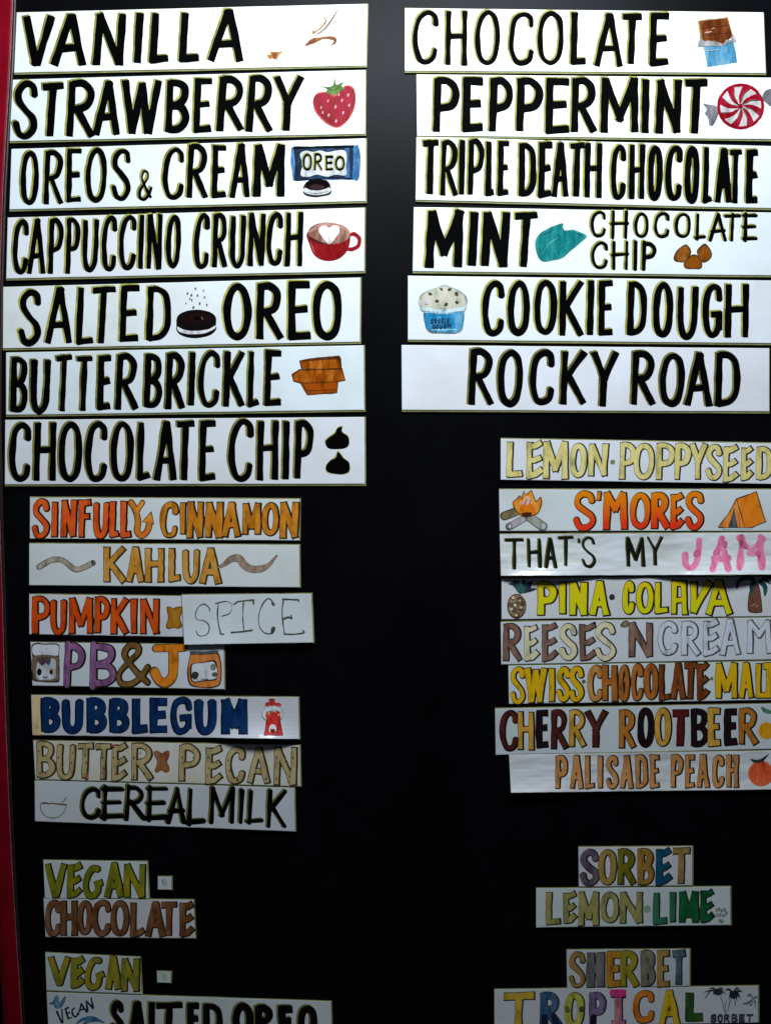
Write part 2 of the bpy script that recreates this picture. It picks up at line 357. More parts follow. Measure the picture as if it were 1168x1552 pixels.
# ------------------------------------------------------------------ strips
class Strip:
    def __init__(s, quad, label, cat='menu strip', tint=None, thick=.0042, base=0., bumps=(), yellow=.0, wrinkle=.0, group='flavour strips on the menu board', shape='strip', shear=0.03):
        s.q = [np.array(p, float) for p in quad]; s.thick = thick; s.base = base; s.bumps = bumps
        s.warped = bool(bumps); s.mid = sum(s.q)/4; s.vm = s.mid[1]; s.shear = shear
        s.x0 = min(p[0] for p in s.q); s.x1 = max(p[0] for p in s.q); s.y0 = min(p[1] for p in s.q); s.y1 = max(p[1] for p in s.q)
        r = bpy.data.objects.new(('menu_magnet' if shape == 'square' else 'menu_strip'), None); COL.objects.link(r)
        s.org = P(s.mid[0], s.mid[1], base); r.location = s.org; r['label'] = label; r['category'] = cat
        if group: r['group'] = group
        s.root = r
        t = tint or (.80, .845, .89)
        rr = random.Random(label)
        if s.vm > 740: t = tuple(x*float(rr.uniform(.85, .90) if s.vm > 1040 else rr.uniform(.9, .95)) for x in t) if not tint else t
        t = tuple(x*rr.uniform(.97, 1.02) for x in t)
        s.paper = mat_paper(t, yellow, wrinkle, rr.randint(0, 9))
        top = s.vm < 690
        mb = 3.1 if top else .9; mt = .3 if top else 1.5; ml = .2; mr = 2.2 if s.mid[0] < 600 or s.vm > 1250 else .8
        q = s.q; up = (q[0]-q[3])/np.linalg.norm(q[0]-q[3]); rt = (q[1]-q[0])/np.linalg.norm(q[1]-q[0])
        bq = [q[0]+up*mt-rt*ml, q[1]+up*mt+rt*mr, q[2]-up*mb+rt*mr, q[3]-up*mb-rt*ml]
        s.slab('backing', bq, .0003, s.thick-.0012, M_EDGE, .5)
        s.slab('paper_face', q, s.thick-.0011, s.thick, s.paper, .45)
        s.layer = s.thick+.00012
    def H(s, x, y):
        h = 0.
        for (cx, sx, amp, side) in s.bumps:
            t = (y-s.y0)/(s.y1-s.y0)
            t = max(0, min(1, t if side > 0 else 1-t))
            h += amp*math.exp(-((x-cx)/sx)**2)*t**3.4
        return h
    def at(s, x, y, h):
        p = P(x, y, s.base+h+(s.H(x, y) if s.warped else 0)); return (p[0]-s.org[0], p[1]-s.org[1], p[2]-s.org[2])
    def slab(s, name, q, h0, h1, mat, bev):
        N = 40 if s.warped else 12; Mv = 10 if s.warped else 2
        vs = []; fs = []; mi = []
        rr = random.Random(name+str(q[0][0]))
        wob = [rr.uniform(-.35, .35) for _ in range(4*(N+1))]
        def pt(u, v):
            p = (q[0]*(1-u)+q[1]*u)*(1-v)+(q[3]*(1-u)+q[2]*u)*v
            k = int(u*N)
            dy = wob[k]*(1-v)+wob[N+1+k]*v
            return p[0], p[1]+dy*.6
        us = [0, .002]+[i/N for i in range(1, N)]+[.998, 1]; vv = [0, .012]+[i/Mv for i in range(1, Mv)]+[.988, 1]
        for v in vv:
            for u in us:
                x, y = pt(u, v); e = (u in (0, 1)) or (v in (0, 1))
                vs.append(s.at(x, y, h1-(.00035*bev if e else 0)))
        nu, nv = len(us), len(vv)
        for j in range(nv-1):
            for i in range(nu-1): a = j*nu+i; fs.append((a+nu, a+nu+1, a+1, a))
        rim = [(0, i) for i in range(nu)]+[(j, nu-1) for j in range(1, nv)]+[(nv-1, i) for i in range(nu-2, -1, -1)]+[(j, 0) for j in range(nv-2, 0, -1)]
        b = len(vs)
        for (j, i) in rim:
            x, y = pt(us[i], vv[j]); vs.append(s.at(x, y, h0))
        n = len(rim)
        for k in range(n):
            j, i = rim[k]; j2, i2 = rim[(k+1) % n]
            fs.append((j*nu+i, j2*nu+i2, b+(k+1) % n, b+k))
        if not s.warped: fs.append(tuple(range(b+n-1, b-1, -1)))
        mesh_obj(name, vs, fs, [mat], s.root, smooth=False)
    # -- a word; runs = [(view, width, "A 1 2 3 4 ...")], style dict
    def word(s, runs, fill=None, outline=None, fringe=True, ow=5.5, shear=None, cell=.8, amp=.5, name='lettering', butt=True, cols={}, fill2=None, grad=None, label=None, osh=.5, lay=0, ok=.42, parent=None):
        sh = s.shear if shear is None else shear
        I = Ink(s); rnd = random.Random(str(runs)); groups = {}; wmax = 0
        for (view, w, txt) in runs:
            ox, oy, sc = VW[view]; tk = txt.split()
            for k in range(0, len(tk), 5):
                ch = tk[k]; ww = w; ck = None
                if ':' in ch:
                    pr = ch.split(':'); ch = pr[0]; ck = pr[1] or None
                    if len(pr) > 2: ww = float(pr[2])
                bx = [float(z)/sc for z in tk[k+1:k+5]]; bx = (bx[0]+ox, bx[1]+ox, bx[2]+oy, bx[3]+oy)
                wp = ww/sc*(1.13 if outline is None and s.vm < 740 else 1); wmax = max(wmax, wp)
                if ch in '.*': st = [('dot', [((bx[0]+bx[1])/2, (bx[2]+bx[3])/2)], (bx[1]-bx[0])/2)]
                else: st = [(k_, q, wp/2) for k_, q in glyph(ch, bx, wp, sh, rnd)]
                groups.setdefault(ck, []).extend([st])
        allst = [q for g in groups.values() for st in g for q in st]
        def field(sts):
            xs = [p[0] for k, q, r in sts for p in q]; ys = [p[1] for k, q, r in sts for p in q]; R = max(r for k, q, r in sts)+4
            F = Field(min(xs)-R, min(ys)-R, max(xs)+R, max(ys)+R, cell)
            for k, q, r in sts:
                if k == 'dot': F.seg(q[0], (q[0][0]+.1, q[0][1]), r, r)
                else: F.stroke(q, r, butt and k in 'lc')
            F.wobble(amp, 10, len(sts))
            return F
        h = s.layer+lay*.0004
        for gi, (ck, g) in enumerate(groups.items()):
            sts = [q for st in g for q in st]; F = field(sts)
            hh = h+gi*.00002
            c = cols.get(ck, fill) if ck else fill
            c2 = fill2
            if isinstance(c, tuple) and len(c) == 2 and isinstance(c[0], tuple): c, c2 = c
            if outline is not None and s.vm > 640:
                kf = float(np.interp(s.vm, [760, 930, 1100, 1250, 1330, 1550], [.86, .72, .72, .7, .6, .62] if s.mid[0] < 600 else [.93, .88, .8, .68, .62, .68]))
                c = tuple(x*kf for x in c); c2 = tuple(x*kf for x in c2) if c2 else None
            if outline is None:
                fs = min(1, wmax/8)
                if fringe: I.add(F, .0, hh, ink(OLIVE if s.vm < 560 else (OL2 if s.vm < 800 else OL3), s.vm), -2.05*fs, -1.3*fs)
                I.add(F, -.45 if fringe else 0, hh+.0001, ink(c or BLK, s.vm, c2), .35, .2)
            else:
                I.add(F, .65 if ok < .5 else -.2, hh, ink(tuple(x*ok for x in outline), s.vm, None), (osh+.45 if ok < .5 else .3), .25)
                I.add(F, -ow/5.-.15, hh+.0001, ink(c, s.vm, c2, grad), -.1, 0)
        return I.build(name, parent or s.root, label)
    # -- a drawing: items in zoomed coordinates
    def draw(s, name, view, items, label=None, cell=.6, lift=0, stuff=False):
        ox, oy, sc = VW[view]; I = Ink(s)
        h = s.layer+lift
        for n_, it in enumerate(items):
            kind, c = it[0], it[1]
            c2 = None
            if isinstance(c[0], tuple): c, c2 = c
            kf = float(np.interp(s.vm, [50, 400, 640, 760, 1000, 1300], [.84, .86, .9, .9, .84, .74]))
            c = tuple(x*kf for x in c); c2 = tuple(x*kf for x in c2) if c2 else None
            if s.vm < 640 and max(c)-min(c) > 30: mx = max(c); c = tuple(mx-(mx-x)*1.2 if x < mx else x for x in c); c = tuple(max(0, x) for x in c)
            tr = lambda ps: [(ox+p[0]/sc, oy+p[1]/sc) for p in ps]
            if kind in 'pP':
                pts = tr(it[2]); pts = [tuple(p) for p in (catmull(pts, True, 5) if kind == 'P' else pts)]
                R = 3
            elif kind == 'e':
                cx, cy, rx, ry = it[2:6]; a = math.radians(it[6] if len(it) > 6 else 0)
                pts = tr([(cx+rx*math.cos(t)*math.cos(a)-ry*math.sin(t)*math.sin(a), cy+rx*math.cos(t)*math.sin(a)+ry*math.sin(t)*math.cos(a)) for t in np.linspace(0, 6.283, 25)[:-1]]); R = 3
            else:
                wd = it[2]/sc/2; pts = tr(it[3]); R = wd+3
                if kind in 'St': pts = [tuple(p) for p in catmull(pts)]
            F = Field(min(p[0] for p in pts)-R, min(p[1] for p in pts)-R, max(p[0] for p in pts)+R, max(p[1] for p in pts)+R, cell)
            if kind in 'pPe': F.poly(pts)
            else: F.stroke(pts, wd, False, .8 if kind == 't' else 0)
            F.wobble(.28, 6, n_)
            I.add(F, 0, h+n_*.00005, ink(c, s.vm, c2))
        o = I.build(name, s.root, label)
        if stuff: o['kind'] = 'stuff'
        return o
# ================================================================== LEFT COLUMN, large strips
s = Strip([(26,19),(556,6),(554,99),(22,110)], 'long white strip lettered VANILLA, topmost in the left column')
s.word([('a',43,"V 136 326 84 393 A 300 508 78 393 N 546 748 70 390 I 781 856 68 378 L 878 1003 68 375 L 1050 1182 68 370"),('b',43,"A 94 308 50 371")], shear=.06)
GO=((165,104,32),(200,150,80)); GR=(190,170,150)
s.draw('vanilla_pod_drawing','b',[('t',(150,132,124),13,[(722,214),(780,176),(830,112),(868,48)]),('t',(176,128,50),13,[(716,200),(762,165),(792,125),(775,90)]),
 ('e',(190,140,60),722,190,12,10),('t',GO,32,[(672,268),(720,240),(775,224)]),('t',(160,105,35),20,[(745,226),(800,222),(842,228),(846,250),(822,268)]),('t',(110,66,25),6,[(690,255),(740,238),(790,226)])])
s.draw('vanilla_flower_drawing','b',[('p',((200,140,60),(225,180,110)),[(418,326),(465,320),(468,300),(500,306),(548,298),(515,330),(505,356),(478,344),(462,356),(458,342),(434,352),(452,330)]),('P',(150,85,40),[(478,318),(505,312),(500,340),(484,350)])])

s = Strip([(19,121),(553,106),(552.5,202.4),(15.4,213.7)], 'long white strip lettered STRAWBERRY with a red strawberry drawn at its right end')
s.word([('a',40,"S 72 228 476 822 T 246 385 482 814 R 388 560 472 814 A 546 710 472 806 W 720 957 466 797 B 970 1117 466 789"),('b',40,"E 4 133 456 787 R 146 309 447 780 R 317 480 441 784 Y 488 664 440 777")], shear=.05)
s.draw('strawberry_drawing','b',[('P',(215,100,95),[(716,600),(735,555),(795,540),(850,560),(905,505),(955,515),(972,570),(960,645),(922,712),(862,755),(790,725),(732,665)]),
 ('P',((165,2,45),(190,16,62)),[(724,602),(742,562),(795,548),(850,570),(905,512),(948,522),(964,570),(952,640),(916,705),(860,746),(794,716),(740,658)]),
 ('P',((80,120,50),(120,165,80)),[(762,505),(802,512),(832,502),(845,465),(856,498),(896,484),(888,508),(905,518),(872,545),(835,560),(792,546),(800,528)]),
 ('s',(55,85,35),4,[(800,520),(840,535),(880,510)])]+[('e',(245,190,200),x,y,5,10,15) for x,y in ((765,635),(806,596),(850,630),(888,592),(895,665),(925,560),(810,680),(853,715),(930,622),(775,665),(870,560))])

s = Strip([(18,226),(553.8,210),(553.8,304.7),(15,317.5)], 'long white strip lettered with the cookies and cream flavour beside a blue cookie packet drawing')
s.word([('c',30,"O 121 233 86 416 R 256 376 86 412 E 386 489 76 402 O 504 633 70 400 S 652 775 76 387 &::17 816 905 203 387 C 958 1090 68 382"),('d',33,"R -31 98 47 377 E 117 213 53 374 A 224 347 48 374 M:x:42 362 553 48 371")], shear=.03)
NB=((10,36,62),(35,84,132))
pk = s.draw('cookie_packet_drawing','d',[('p',((95,150,205),(150,195,235)),[(590,72),(985,60),(1000,160),(980,262),(600,268),(585,170)]),('p',NB,[(602,76),(958,66),(952,255),(608,264),(612,170)]),
 ('p',(70,120,175),[(905,72),(930,70),(935,250),(905,250)]),('p',(15,20,30),[(600,66),(960,58),(960,72),(602,82)]),('s',(15,20,25),5,[(610,268),(700,262),(830,250),(960,258)]),
 ('P',(226,238,246),[(642,110),(680,90),(720,100),(760,90),(810,100),(860,88),(905,92),(918,130),(912,180),(912,235),(850,232),(800,244),(740,232),(690,244),(645,235),(655,170)]),
 ('P',((70,130,190),(120,170,215)),[(965,70),(985,62),(1000,150),(985,258),(958,252),(962,160)])])
s.word([('d',13,"O 654 713 106 207 R 722 776 103 207 E 788 840 118 207 O 845 906 120 207")], shear=.0, cell=.5, amp=.2, name='lettering', lay=3, parent=pk)
s.draw('cookie_drawing','d',[('P',(60,52,40),[(660,305),(690,268),(742,258),(800,268),(822,305),(818,345),(740,362),(668,348)]),('P',(225,235,245),[(668,312),(818,310),(808,340),(740,352),(675,342)]),
 ('s',(120,120,90),5,[(675,338),(740,344),(806,332)]),('e',(16,9,10),742,292,72,34),('e',(50,18,25),740,305,45,14)],lift=.0008)

s = Strip([(12.3,330),(552,315),(551.5,411),(10,422)], 'long white strip lettered CAPPUCCINO CRUNCH with a red coffee cup drawing')
s.word([('c',29,"C 74 174 494 822 A 158 270 490 823 P 282 378 488 824 P 384 476 486 820 U 486 589 481 803 C 599 694 468 807 C 701 809 466 799 I 818 848 463 792 N 861 963 460 794 O 978 1070 466 787"),
 ('d',30,"C 13 111 456 792 R 119 213 458 784 U 227 326 456 780 N 329 441 453 777 C 441 544 453 774 H 549 662 448 782")], shear=.03)
s.draw('coffee_cup_drawing','d',[('S',(150,30,45),22,[(925,590),(960,584),(990,610),(985,652),(950,672),(920,672)]),('S',(190,60,60),6,[(930,582),(962,574),(998,605),(994,650)]),
 ('P',((148,8,30),(170,22,46)),[(680,582),(695,640),(720,700),(760,732),(820,742),(882,722),(922,672),(938,596),(900,560),(810,548),(720,556)]),
 ('e',((150,110,95),(190,160,150)),812,578,124,64,2),('P',(80,30,30),[(690,592),(720,610),(760,628),(800,640),(750,640),(712,618)]),('P',(190,150,140),[(700,570),(750,525),(830,518),(900,535),(925,570),(880,545),(800,538)]),
 ('P',(248,252,252),[(808,640),(790,622),(765,590),(750,560),(765,538),(790,532),(812,545),(840,530),(868,540),(872,570),(850,606),(826,634)]),('s',(200,110,100),3,[(700,620),(725,690),(760,722)])])

s = Strip([(5.6,435),(545.6,420.6),(545,518),(5,528)], 'long white strip lettered for the salted cookie flavour with a dark sandwich cookie drawn mid-strip')
s.word([('e',36,"S 104 247 90 424 A 263 427 76 418 L 445 557 73 420 T 541 691 68 413 E 703 830 66 405 D 857 1012 70 400")], shear=.04)
s.word([('f',42,"O 186 357 53 394 R 379 545 50 392 E 566 710 40 392 O 713 889 43 392")], shear=.0)
s.draw('salted_cookie_drawing','f',[('e',(18,14,14),30,268,118,57),('p',(18,14,14),[(-88,270),(148,270),(147,318),(-87,326)]),('e',(18,14,14),30,322,118,58,-2),
 ('P',(224,234,244),[(-82,312),(-40,330),(30,337),(100,328),(142,304),(140,322),(90,346),(40,355),(-20,356),(-70,342)]),('e',((28,16,14),(48,30,26)),30,262,88,30),('e',(10,6,6),42,262,26,11),('s',(130,110,100),4,[(62,254),(66,268)])])
s.draw('salt_drawing','f',[('e',(100,108,105),x,y,5,8,10) for x,y in ((25,88),(73,98),(37,128),(78,138),(3,155),(50,175),(92,183),(12,198),(-22,115),(1,125),(-31,173),(14,196),(-8,146))])

s = Strip([(9.8,534.4),(550.7,523.4),(551.5,621),(9.8,628.7)], 'long white strip lettered BUTTERBRICKLE with brown toffee pieces drawn at its right')
s.word([('e',36,"B 58 167 486 822 U 180 305 485 824 T:x:30 330 432 476 817 T:x:32 448 555 480 817 E 570 665 478 807 R 678 817 470 807 B 846 960 468 797 R 973 1092 463 802"),
 ('f',36,"I -30 38 453 787 C:x:32 39 174 453 792 K 184 318 453 790 L:x:32 327 402 450 787 E 427 539 448 784")], shear=.03)
TB=((150,85,25),(185,115,40))
s.draw('toffee_drawing','f',[('p',(80,48,20),[(636,512),(700,498),(872,482),(884,500),(888,562),(760,578),(648,558)]),('p',TB,[(645,518),(705,514),(868,502),(880,558),(760,570),(655,552)]),
 ('P',(190,180,160),[(655,560),(690,562),(692,568),(655,567)]),('p',(80,48,18),[(590,592),(638,562),(890,556),(910,630),(865,640),(780,655),(650,648),(600,636)]),('p',TB,[(600,594),(640,572),(885,566),(902,624),(862,632),(780,646),(655,640),(606,628)]),
 ('p',(110,65,25),[(640,642),(866,632),(862,704),(683,716)]),('p',((165,90,25),(140,70,20)),[(660,650),(856,642),(852,694),(690,704)]),('s',(90,50,20),5,[(690,690),(760,688),(850,684)])])

s = Strip([(8.5,636.5),(552,632),(552.5,733),(8,734)], 'long white strip lettered CHOCOLATE CHIP with two black chip drops, left column')
s.word([('g',36,"C 53 188 56 414 H 196 336 56 411 O 345 488 50 414 C 501 638 50 414 O 651 791 48 412 L 806 892 50 402 A 908 1044 48 405 T 1038 1154 46 404"),
 ('h',36,"E 43 151 46 407 C 220 369 34 412 H 383 518 43 404 I 536 581 46 404 P 605 721 46 400")], shear=.02)
for nm,pp in (('chip_drawing',[(785,172),(800,150),(840,120),(862,88),(892,80),(890,110),(925,140),(930,185),(905,208),(840,214),(800,205)]),('chip_drawing',[(790,320),(815,285),(845,262),(862,228),(880,240),(900,268),(932,300),(932,350),(895,366),(830,364),(795,350)])):
    s.draw(nm,'h',[('P',OLIVE,pp),('P',BLK,[(x+5 if x<860 else x-1,y+4 if y<280 else y-2) for x,y in pp])])

# ================================================================== LEFT COLUMN, small strips
SG='small flavour strips in the left column'
RB=(60,25,20)
s = Strip([(46,754),(454,756.7),(453,819),(45.8,816)], 'small strip lettered SINFULLY CINNAMON in orange and brown', group=SG)
s.word([('i',50,"S 90 232 78 388 I 236 300 96 381 N 313 442 83 381"),('i',50,"F 448 557 83 384 U 563 692 88 382 L 684 768 98 381 L 768 862 93 384")], fill=(200,75,25), outline=(70,40,25), fill2=(225,105,35), shear=.02, cell=.6, grad=None)
s.draw('arrow_lettering','i',[('S',(70,40,25),52,[(858,110),(890,165),(910,250),(905,330),(945,365),(985,325),(1000,270)]),('s',(70,40,25),44,[(945,110),(900,180)]),('p',(70,40,25),[(938,258),(1015,176),(1038,280)]),
 ('S',((175,110,30),(190,85,35)),36,[(858,110),(890,165),(910,250),(905,330),(945,365),(985,325),(1000,270)]),('s',(185,110,35),28,[(945,110),(900,180)]),('p',(190,120,35),[(950,256),(1012,188),(1028,268)])])
s.word([('j',46,"C -38 102 100 388 I 108 165 103 358 N:x:52 165 300 98 390 N:x:56 303 450 98 388 A:x:50 436 582 103 378 M:x:50 590 738 108 362 O 743 877 108 368 N:x:56 878 1032 98 390")], fill=(172,108,22), outline=(75,50,30), fill2=(195,130,40), shear=.02, cell=.6)

s = Strip([(44.8,824),(453,826),(454,890),(44.8,886.7)], 'small strip lettered in tan capitals between two grey wavy bands', group=SG)
s.word([('i',52,"K 643 818 443 728 A 818 957 448 730 H 960 1112 453 730"),('j',50,"L 23 124 453 722 U 133 268 455 732 A:x:54 262 433 453 742")], fill=(180,128,40), outline=(92,80,50), fill2=(190,150,85), shear=.01, cell=.6)
WB=((132,128,118),(160,160,152))
s.draw('wavy_band_drawing','i',[('S',(85,75,68),44,[(152,605),(200,575),(250,552),(320,552),(375,585),(430,625),(490,612),(565,575)]),('S',WB,34,[(154,604),(200,575),(250,552),(320,552),(375,585),(430,624),(490,612),(560,578)]),('s',(40,50,50),12,[(560,558),(566,590)])])
s.draw('wavy_band_drawing','j',[('t',(90,75,68),62,[(400,615),(450,590),(510,545),(570,540),(610,590),(660,620),(740,620),(800,590),(860,520)]),('t',((118,102,90),(142,134,122)),52,[(410,610),(450,590),(510,545),(570,540),(610,590),(660,620),(740,620),(800,590),(850,530)])])

s = Strip([(44.8,901),(452,906),(452,968),(45,961)], 'small strip lettered PUMPKIN in deep orange, its right half covered', group=SG)
s.word([('k',50,"P 93 237 66 360 U 233 364 78 368 M 376 564 76 362 P 573 697 68 360 K 697 837 78 367 I 848 907 83 364 N 923 1074 83 367")], fill=(196,68,12), outline=(70,45,15), fill2=(215,85,20), shear=.0, cell=.6)
s.draw('leaf_drawing','l',[('P',(75,60,20),[(12,155),(40,150),(65,160),(100,148),(135,152),(132,200),(118,240),(134,300),(100,320),(70,312),(30,322),(8,300),(22,235)]),('P',((135,92,22),(150,110,35)),[(20,162),(42,158),(68,168),(100,156),(128,160),(124,200),(110,240),(126,295),(100,312),(70,304),(32,314),(16,295),(30,235)])])
spice = s = Strip([(275.6,902),(471.5,900),(474.5,973.7),(279.5,977)], 'white card lettered SPICE in thin pen laid over the pumpkin strip', base=.0052, thick=.002, group=SG, bumps=[(310,90,.004,1),(470,60,.002,1)], wrinkle=.1)
PN=((52,62,52),(75,80,70))
s.draw('lettering','l',[('S',PN,8,[(345,185),(338,155),(300,130),(262,150),(238,195),(238,235),(258,252),(300,258),(332,282),(342,320),(325,362),(285,376),(252,365),(242,335)]),
 ('t',PN,14,[(335,180),(352,168)]),('S',PN,10,[(412,125),(405,200),(412,280),(430,360)]),('S',PN,8,[(390,125),(430,115),(480,110),(512,130),(515,170),(490,205),(440,222)]),('s',PN,9,[(425,358),(452,362)]),
 ('s',PN,10,[(530,132),(560,110),(620,102),(682,98),(682,128)]),('s',PN,8,[(605,105),(598,220),(608,340)]),('s',PN,11,[(510,348),(600,340),(672,330)]),
 ('S',PN,8,[(842,130),(815,95),(790,88),(755,125),(728,190),(720,250),(732,310),(760,345),(800,358),(835,345),(846,312)]),('P',PN,[(818,110),(848,125),(840,145),(825,135)]),('P',PN,[(822,308),(850,310),(835,350),(815,352)]),
 ('s',PN,9,[(905,90),(1030,95),(1028,108)]),('S',PN,9,[(912,95),(902,180),(908,270),(920,358)]),('S',PN,8,[(918,358),(990,360),(1070,348),(1060,330)]),('s',PN,9,[(915,240),(950,228),(978,240),(970,215)])],cell=.5)

s = Strip([(46.7,973.7),(339,978),(339.6,1044.6),(49.7,1038.7)], 'short strip lettered PB and J in purple, brown and orange between two jar drawings', group=SG)
s.word([('k',56,"P 336 502 430 760 B 533 743 430 768")], fill=(112,76,118), outline=(45,40,38), fill2=(145,100,150), shear=.02, cell=.6, butt=False)
s.word([('k',46,"& 743 1005 422 772")], fill=(98,74,34), outline=(48,42,22), fill2=(120,92,45), shear=.02, cell=.6, butt=False, lay=.4)
s.draw('lettering','k',[('s',(70,50,20),62,[(1050,470),(1262,465)]),('S',(70,50,20),78,[(1182,480),(1185,600),(1172,690),(1125,735),(1075,720),(1035,650)]),('s',((195,112,22),(205,135,50)),50,[(1052,470),(1258,465)]),('S',((195,112,22),(205,135,50)),64,[(1182,470),(1185,600),(1172,690),(1125,732),(1078,716),(1042,655)])],lift=.0002)
s.draw('jelly_jar_drawing','k',[('P',(30,26,26),[(98,440),(200,432),(300,440),(304,520),(310,620),(306,715),(285,732),(200,732),(115,722),(98,690),(100,560)]),('P',(165,172,184),[(108,446),(200,442),(296,448),(298,515),(296,526),(200,524),(108,520)]),
 ('P',(84,74,60),[(108,532),(295,534),(298,620),(296,712),(200,722),(122,712),(106,680)]),('P',(140,150,160),[(135,600),(160,560),(180,585),(205,560),(240,548),(275,560),(280,640),(275,700),(200,712),(135,700)]),
 ('P',(60,52,60),[(140,545),(235,545),(225,600),(200,585),(175,605),(150,580)]),('e',(14,12,10),152,652,18,26),('e',(110,92,55),245,648,16,24),('e',(14,12,10),243,652,9,16),('s',(60,60,60),5,[(180,688),(200,698),(215,688)])],cell=.5)
s.draw('peanut_butter_jar_drawing','l',[('P',(48,34,20),[(190,530),(210,508),(310,500),(405,505),(430,560),(438,640),(430,740),(390,772),(300,776),(215,766),(182,730),(170,640)]),('P',((165,100,45),(190,125,70)),[(195,535),(215,518),(310,512),(398,515),(420,560),(428,640),(420,735),(385,762),(300,768),(220,756),(190,725),(182,640)]),
 ('P',(36,26,18),[(208,590),(300,575),(372,562),(400,590),(410,650),(398,706),(380,718),(300,724),(220,732),(200,700),(195,640)]),('P',(166,174,186),[(218,594),(300,582),(368,570),(392,600),(402,650),(390,700),(300,715),(222,724),(210,690),(206,640)]),
 ('P',(40,44,38),[(212,655),(240,650),(262,668),(250,700),(225,708),(208,690)]),('e',(60,66,60),384,672,24,18),('e',(90,96,88),372,615,22,26),('s',(50,50,45),5,[(276,714),(300,704),(312,712),(330,705)]),
 ('P',(60,62,64),[(200,490),(300,494),(400,486),(402,508),(300,516),(205,512)])],cell=.5)

s = Strip([(47.7,1054),(451.8,1057),(453,1120),(49.7,1114)], 'small strip lettered BUBBLEGUM in navy blue with a red gumball machine', group=SG, bumps=[(390,65,.015,1)], wrinkle=.15)
s.draw('yellowed_tape','m',[('p',((170,155,118),(185,172,140)),[(92,48),(165,50),(184,350),(102,348)])])
s.word([('m',60,"B 168 318 58 333 U 330 495 58 338 B 520 673 60 335 B 692 848 64 338 L 868 996 64 338 E 1003 1148 64 338"),('n',64,"G:x:48 46 216 58 343 U 233 400 62 348 M:x:70 436 640 66 352")], fill=(6,34,78), outline=(10,18,22), ow=3.2, osh=-1.2, fill2=(8,46,88), shear=.0, cell=.6)
RD=((150,28,26),(180,62,54))
s.draw('gumball_machine_drawing','n',[('P',(120,40,38),[(800,72),(845,70),(850,98),(882,102),(888,130),(775,128),(780,100),(802,95)]),('P',RD,[(782,105),(880,106),(884,126),(778,124)]),
 ('e',(96,110,118),828,188,86,66),('e',((165,175,180),(185,195,205)),828,186,80,60),('P',RD,[(775,190),(800,165),(850,170),(880,165),(885,195),(880,235),(790,235)]),
 ('p',(90,22,22),[(780,232),(888,232),(910,354),(760,356)]),('p',RD,[(790,236),(880,236),(900,348),(768,350)]),('P',(165,180,190),[(802,300),(815,272),(842,272),(856,300),(846,328),(808,326)]),('P',(80,10,12),[(812,325),(815,305),(842,305),(848,326),(830,336)])]+
 [('e',c,x,y,9,9) for x,y,c in ((800,185,(225,180,60)),(825,172,(60,110,180)),(850,178,(230,90,60)),(875,195,(225,190,70)),(812,205,(200,60,60)),(790,165,(120,170,190)),(860,160,(80,130,120)),(840,150,(190,200,205)))],cell=.5)

PT=((146,136,96),(158,150,112))
s = Strip([(50.7,1122.8),(453.8,1129.7),(455,1191.7),(54,1181)], 'small yellowed strip lettered BUTTER PECAN in pale parchment capitals', group=SG, tint=(.76,.76,.70), yellow=.2)
s.word([('m',48,"B 128 273 396 684 U 282 432 406 694 T 440 572 408 690 T 580 712 412 698 e 703 828 408 708 R 855 1027 410 704"),('n',50,"P 103 272 420 714 e 308 442 432 734 C 462 618 438 728 A 628 808 438 728 N 833 1018 438 744")], fill=PT[0], outline=(68,58,36), fill2=PT[1], ow=6, shear=.01, cell=.6)
s.draw('nut_speckles','m',[('e',(110,80,60),x,y,6,8) for x,y in ((150,470),(165,560),(200,640),(160,640),(300,520),(330,600),(400,560),(410,480),(505,500),(515,560),(520,640),(640,520),(650,600),(655,670),(725,520),(760,560),(745,640),(880,520),(900,560),(930,480),(960,640),(880,660))]+[('e',(150,70,60),517,668,14,18),('e',(140,60,50),720,432,16,10)],lift=.0006, stuff=True)
s.draw('nut_speckles','n',[('e',(110,80,60),x,y,6,8) for x,y in ((130,520),(150,560),(150,680),(220,520),(335,520),(340,600),(330,660),(400,560),(490,540),(500,620),(560,690),(660,660),(700,620),(780,680),(860,520),(860,680),(960,660),(950,700),(930,540),(985,520))],lift=.0006, stuff=True)
s.draw('pecan_drawing','m',[('P',(95,55,30),[(1032,480),(1060,470),(1095,488),(1130,470),(1153,478),(1150,520),(1135,555),(1152,600),(1150,632),(1120,640),(1090,622),(1058,640),(1038,625),(1050,585),(1055,550),(1036,515)]),('P',((108,62,36),(112,86,52)),[(1038,486),(1060,478),(1095,496),(1130,478),(1147,484),(1142,520),(1127,555),(1145,600),(1143,628),(1120,632),(1090,614),(1058,632),(1044,620),(1058,585),(1063,550),(1044,515)])],cell=.5)

s = Strip([(53,1183),(445.6,1194),(447,1260),(53.6,1244.6)], 'small strip lettered CEREAL MILK in black marker with a cereal bowl outline', group=SG)
s.word([('o',38,"C 470 630 66 317 E 628 797 66 312 R 803 967 58 316 E 973 1134 62 322"),('p',37,"A 12 160 76 338 L 163 303 83 354 M 340 540 73 338 I 562 615 93 338 L 628 750 98 348 K 780 934 93 370")], shear=.05, butt=False)
BW=(70,78,64)
s.draw('cereal_bowl_drawing','o',[('S',BW,6,[(160,192),(165,240),(195,285),(240,302),(290,298),(335,265),(358,220),(362,200)]),('s',(78,60,48),11,[(175,190),(200,186),(225,194),(250,188),(275,194),(300,196),(355,202)]),('s',(60,66,60),6,[(325,192),(345,165),(360,145)])],cell=.5)

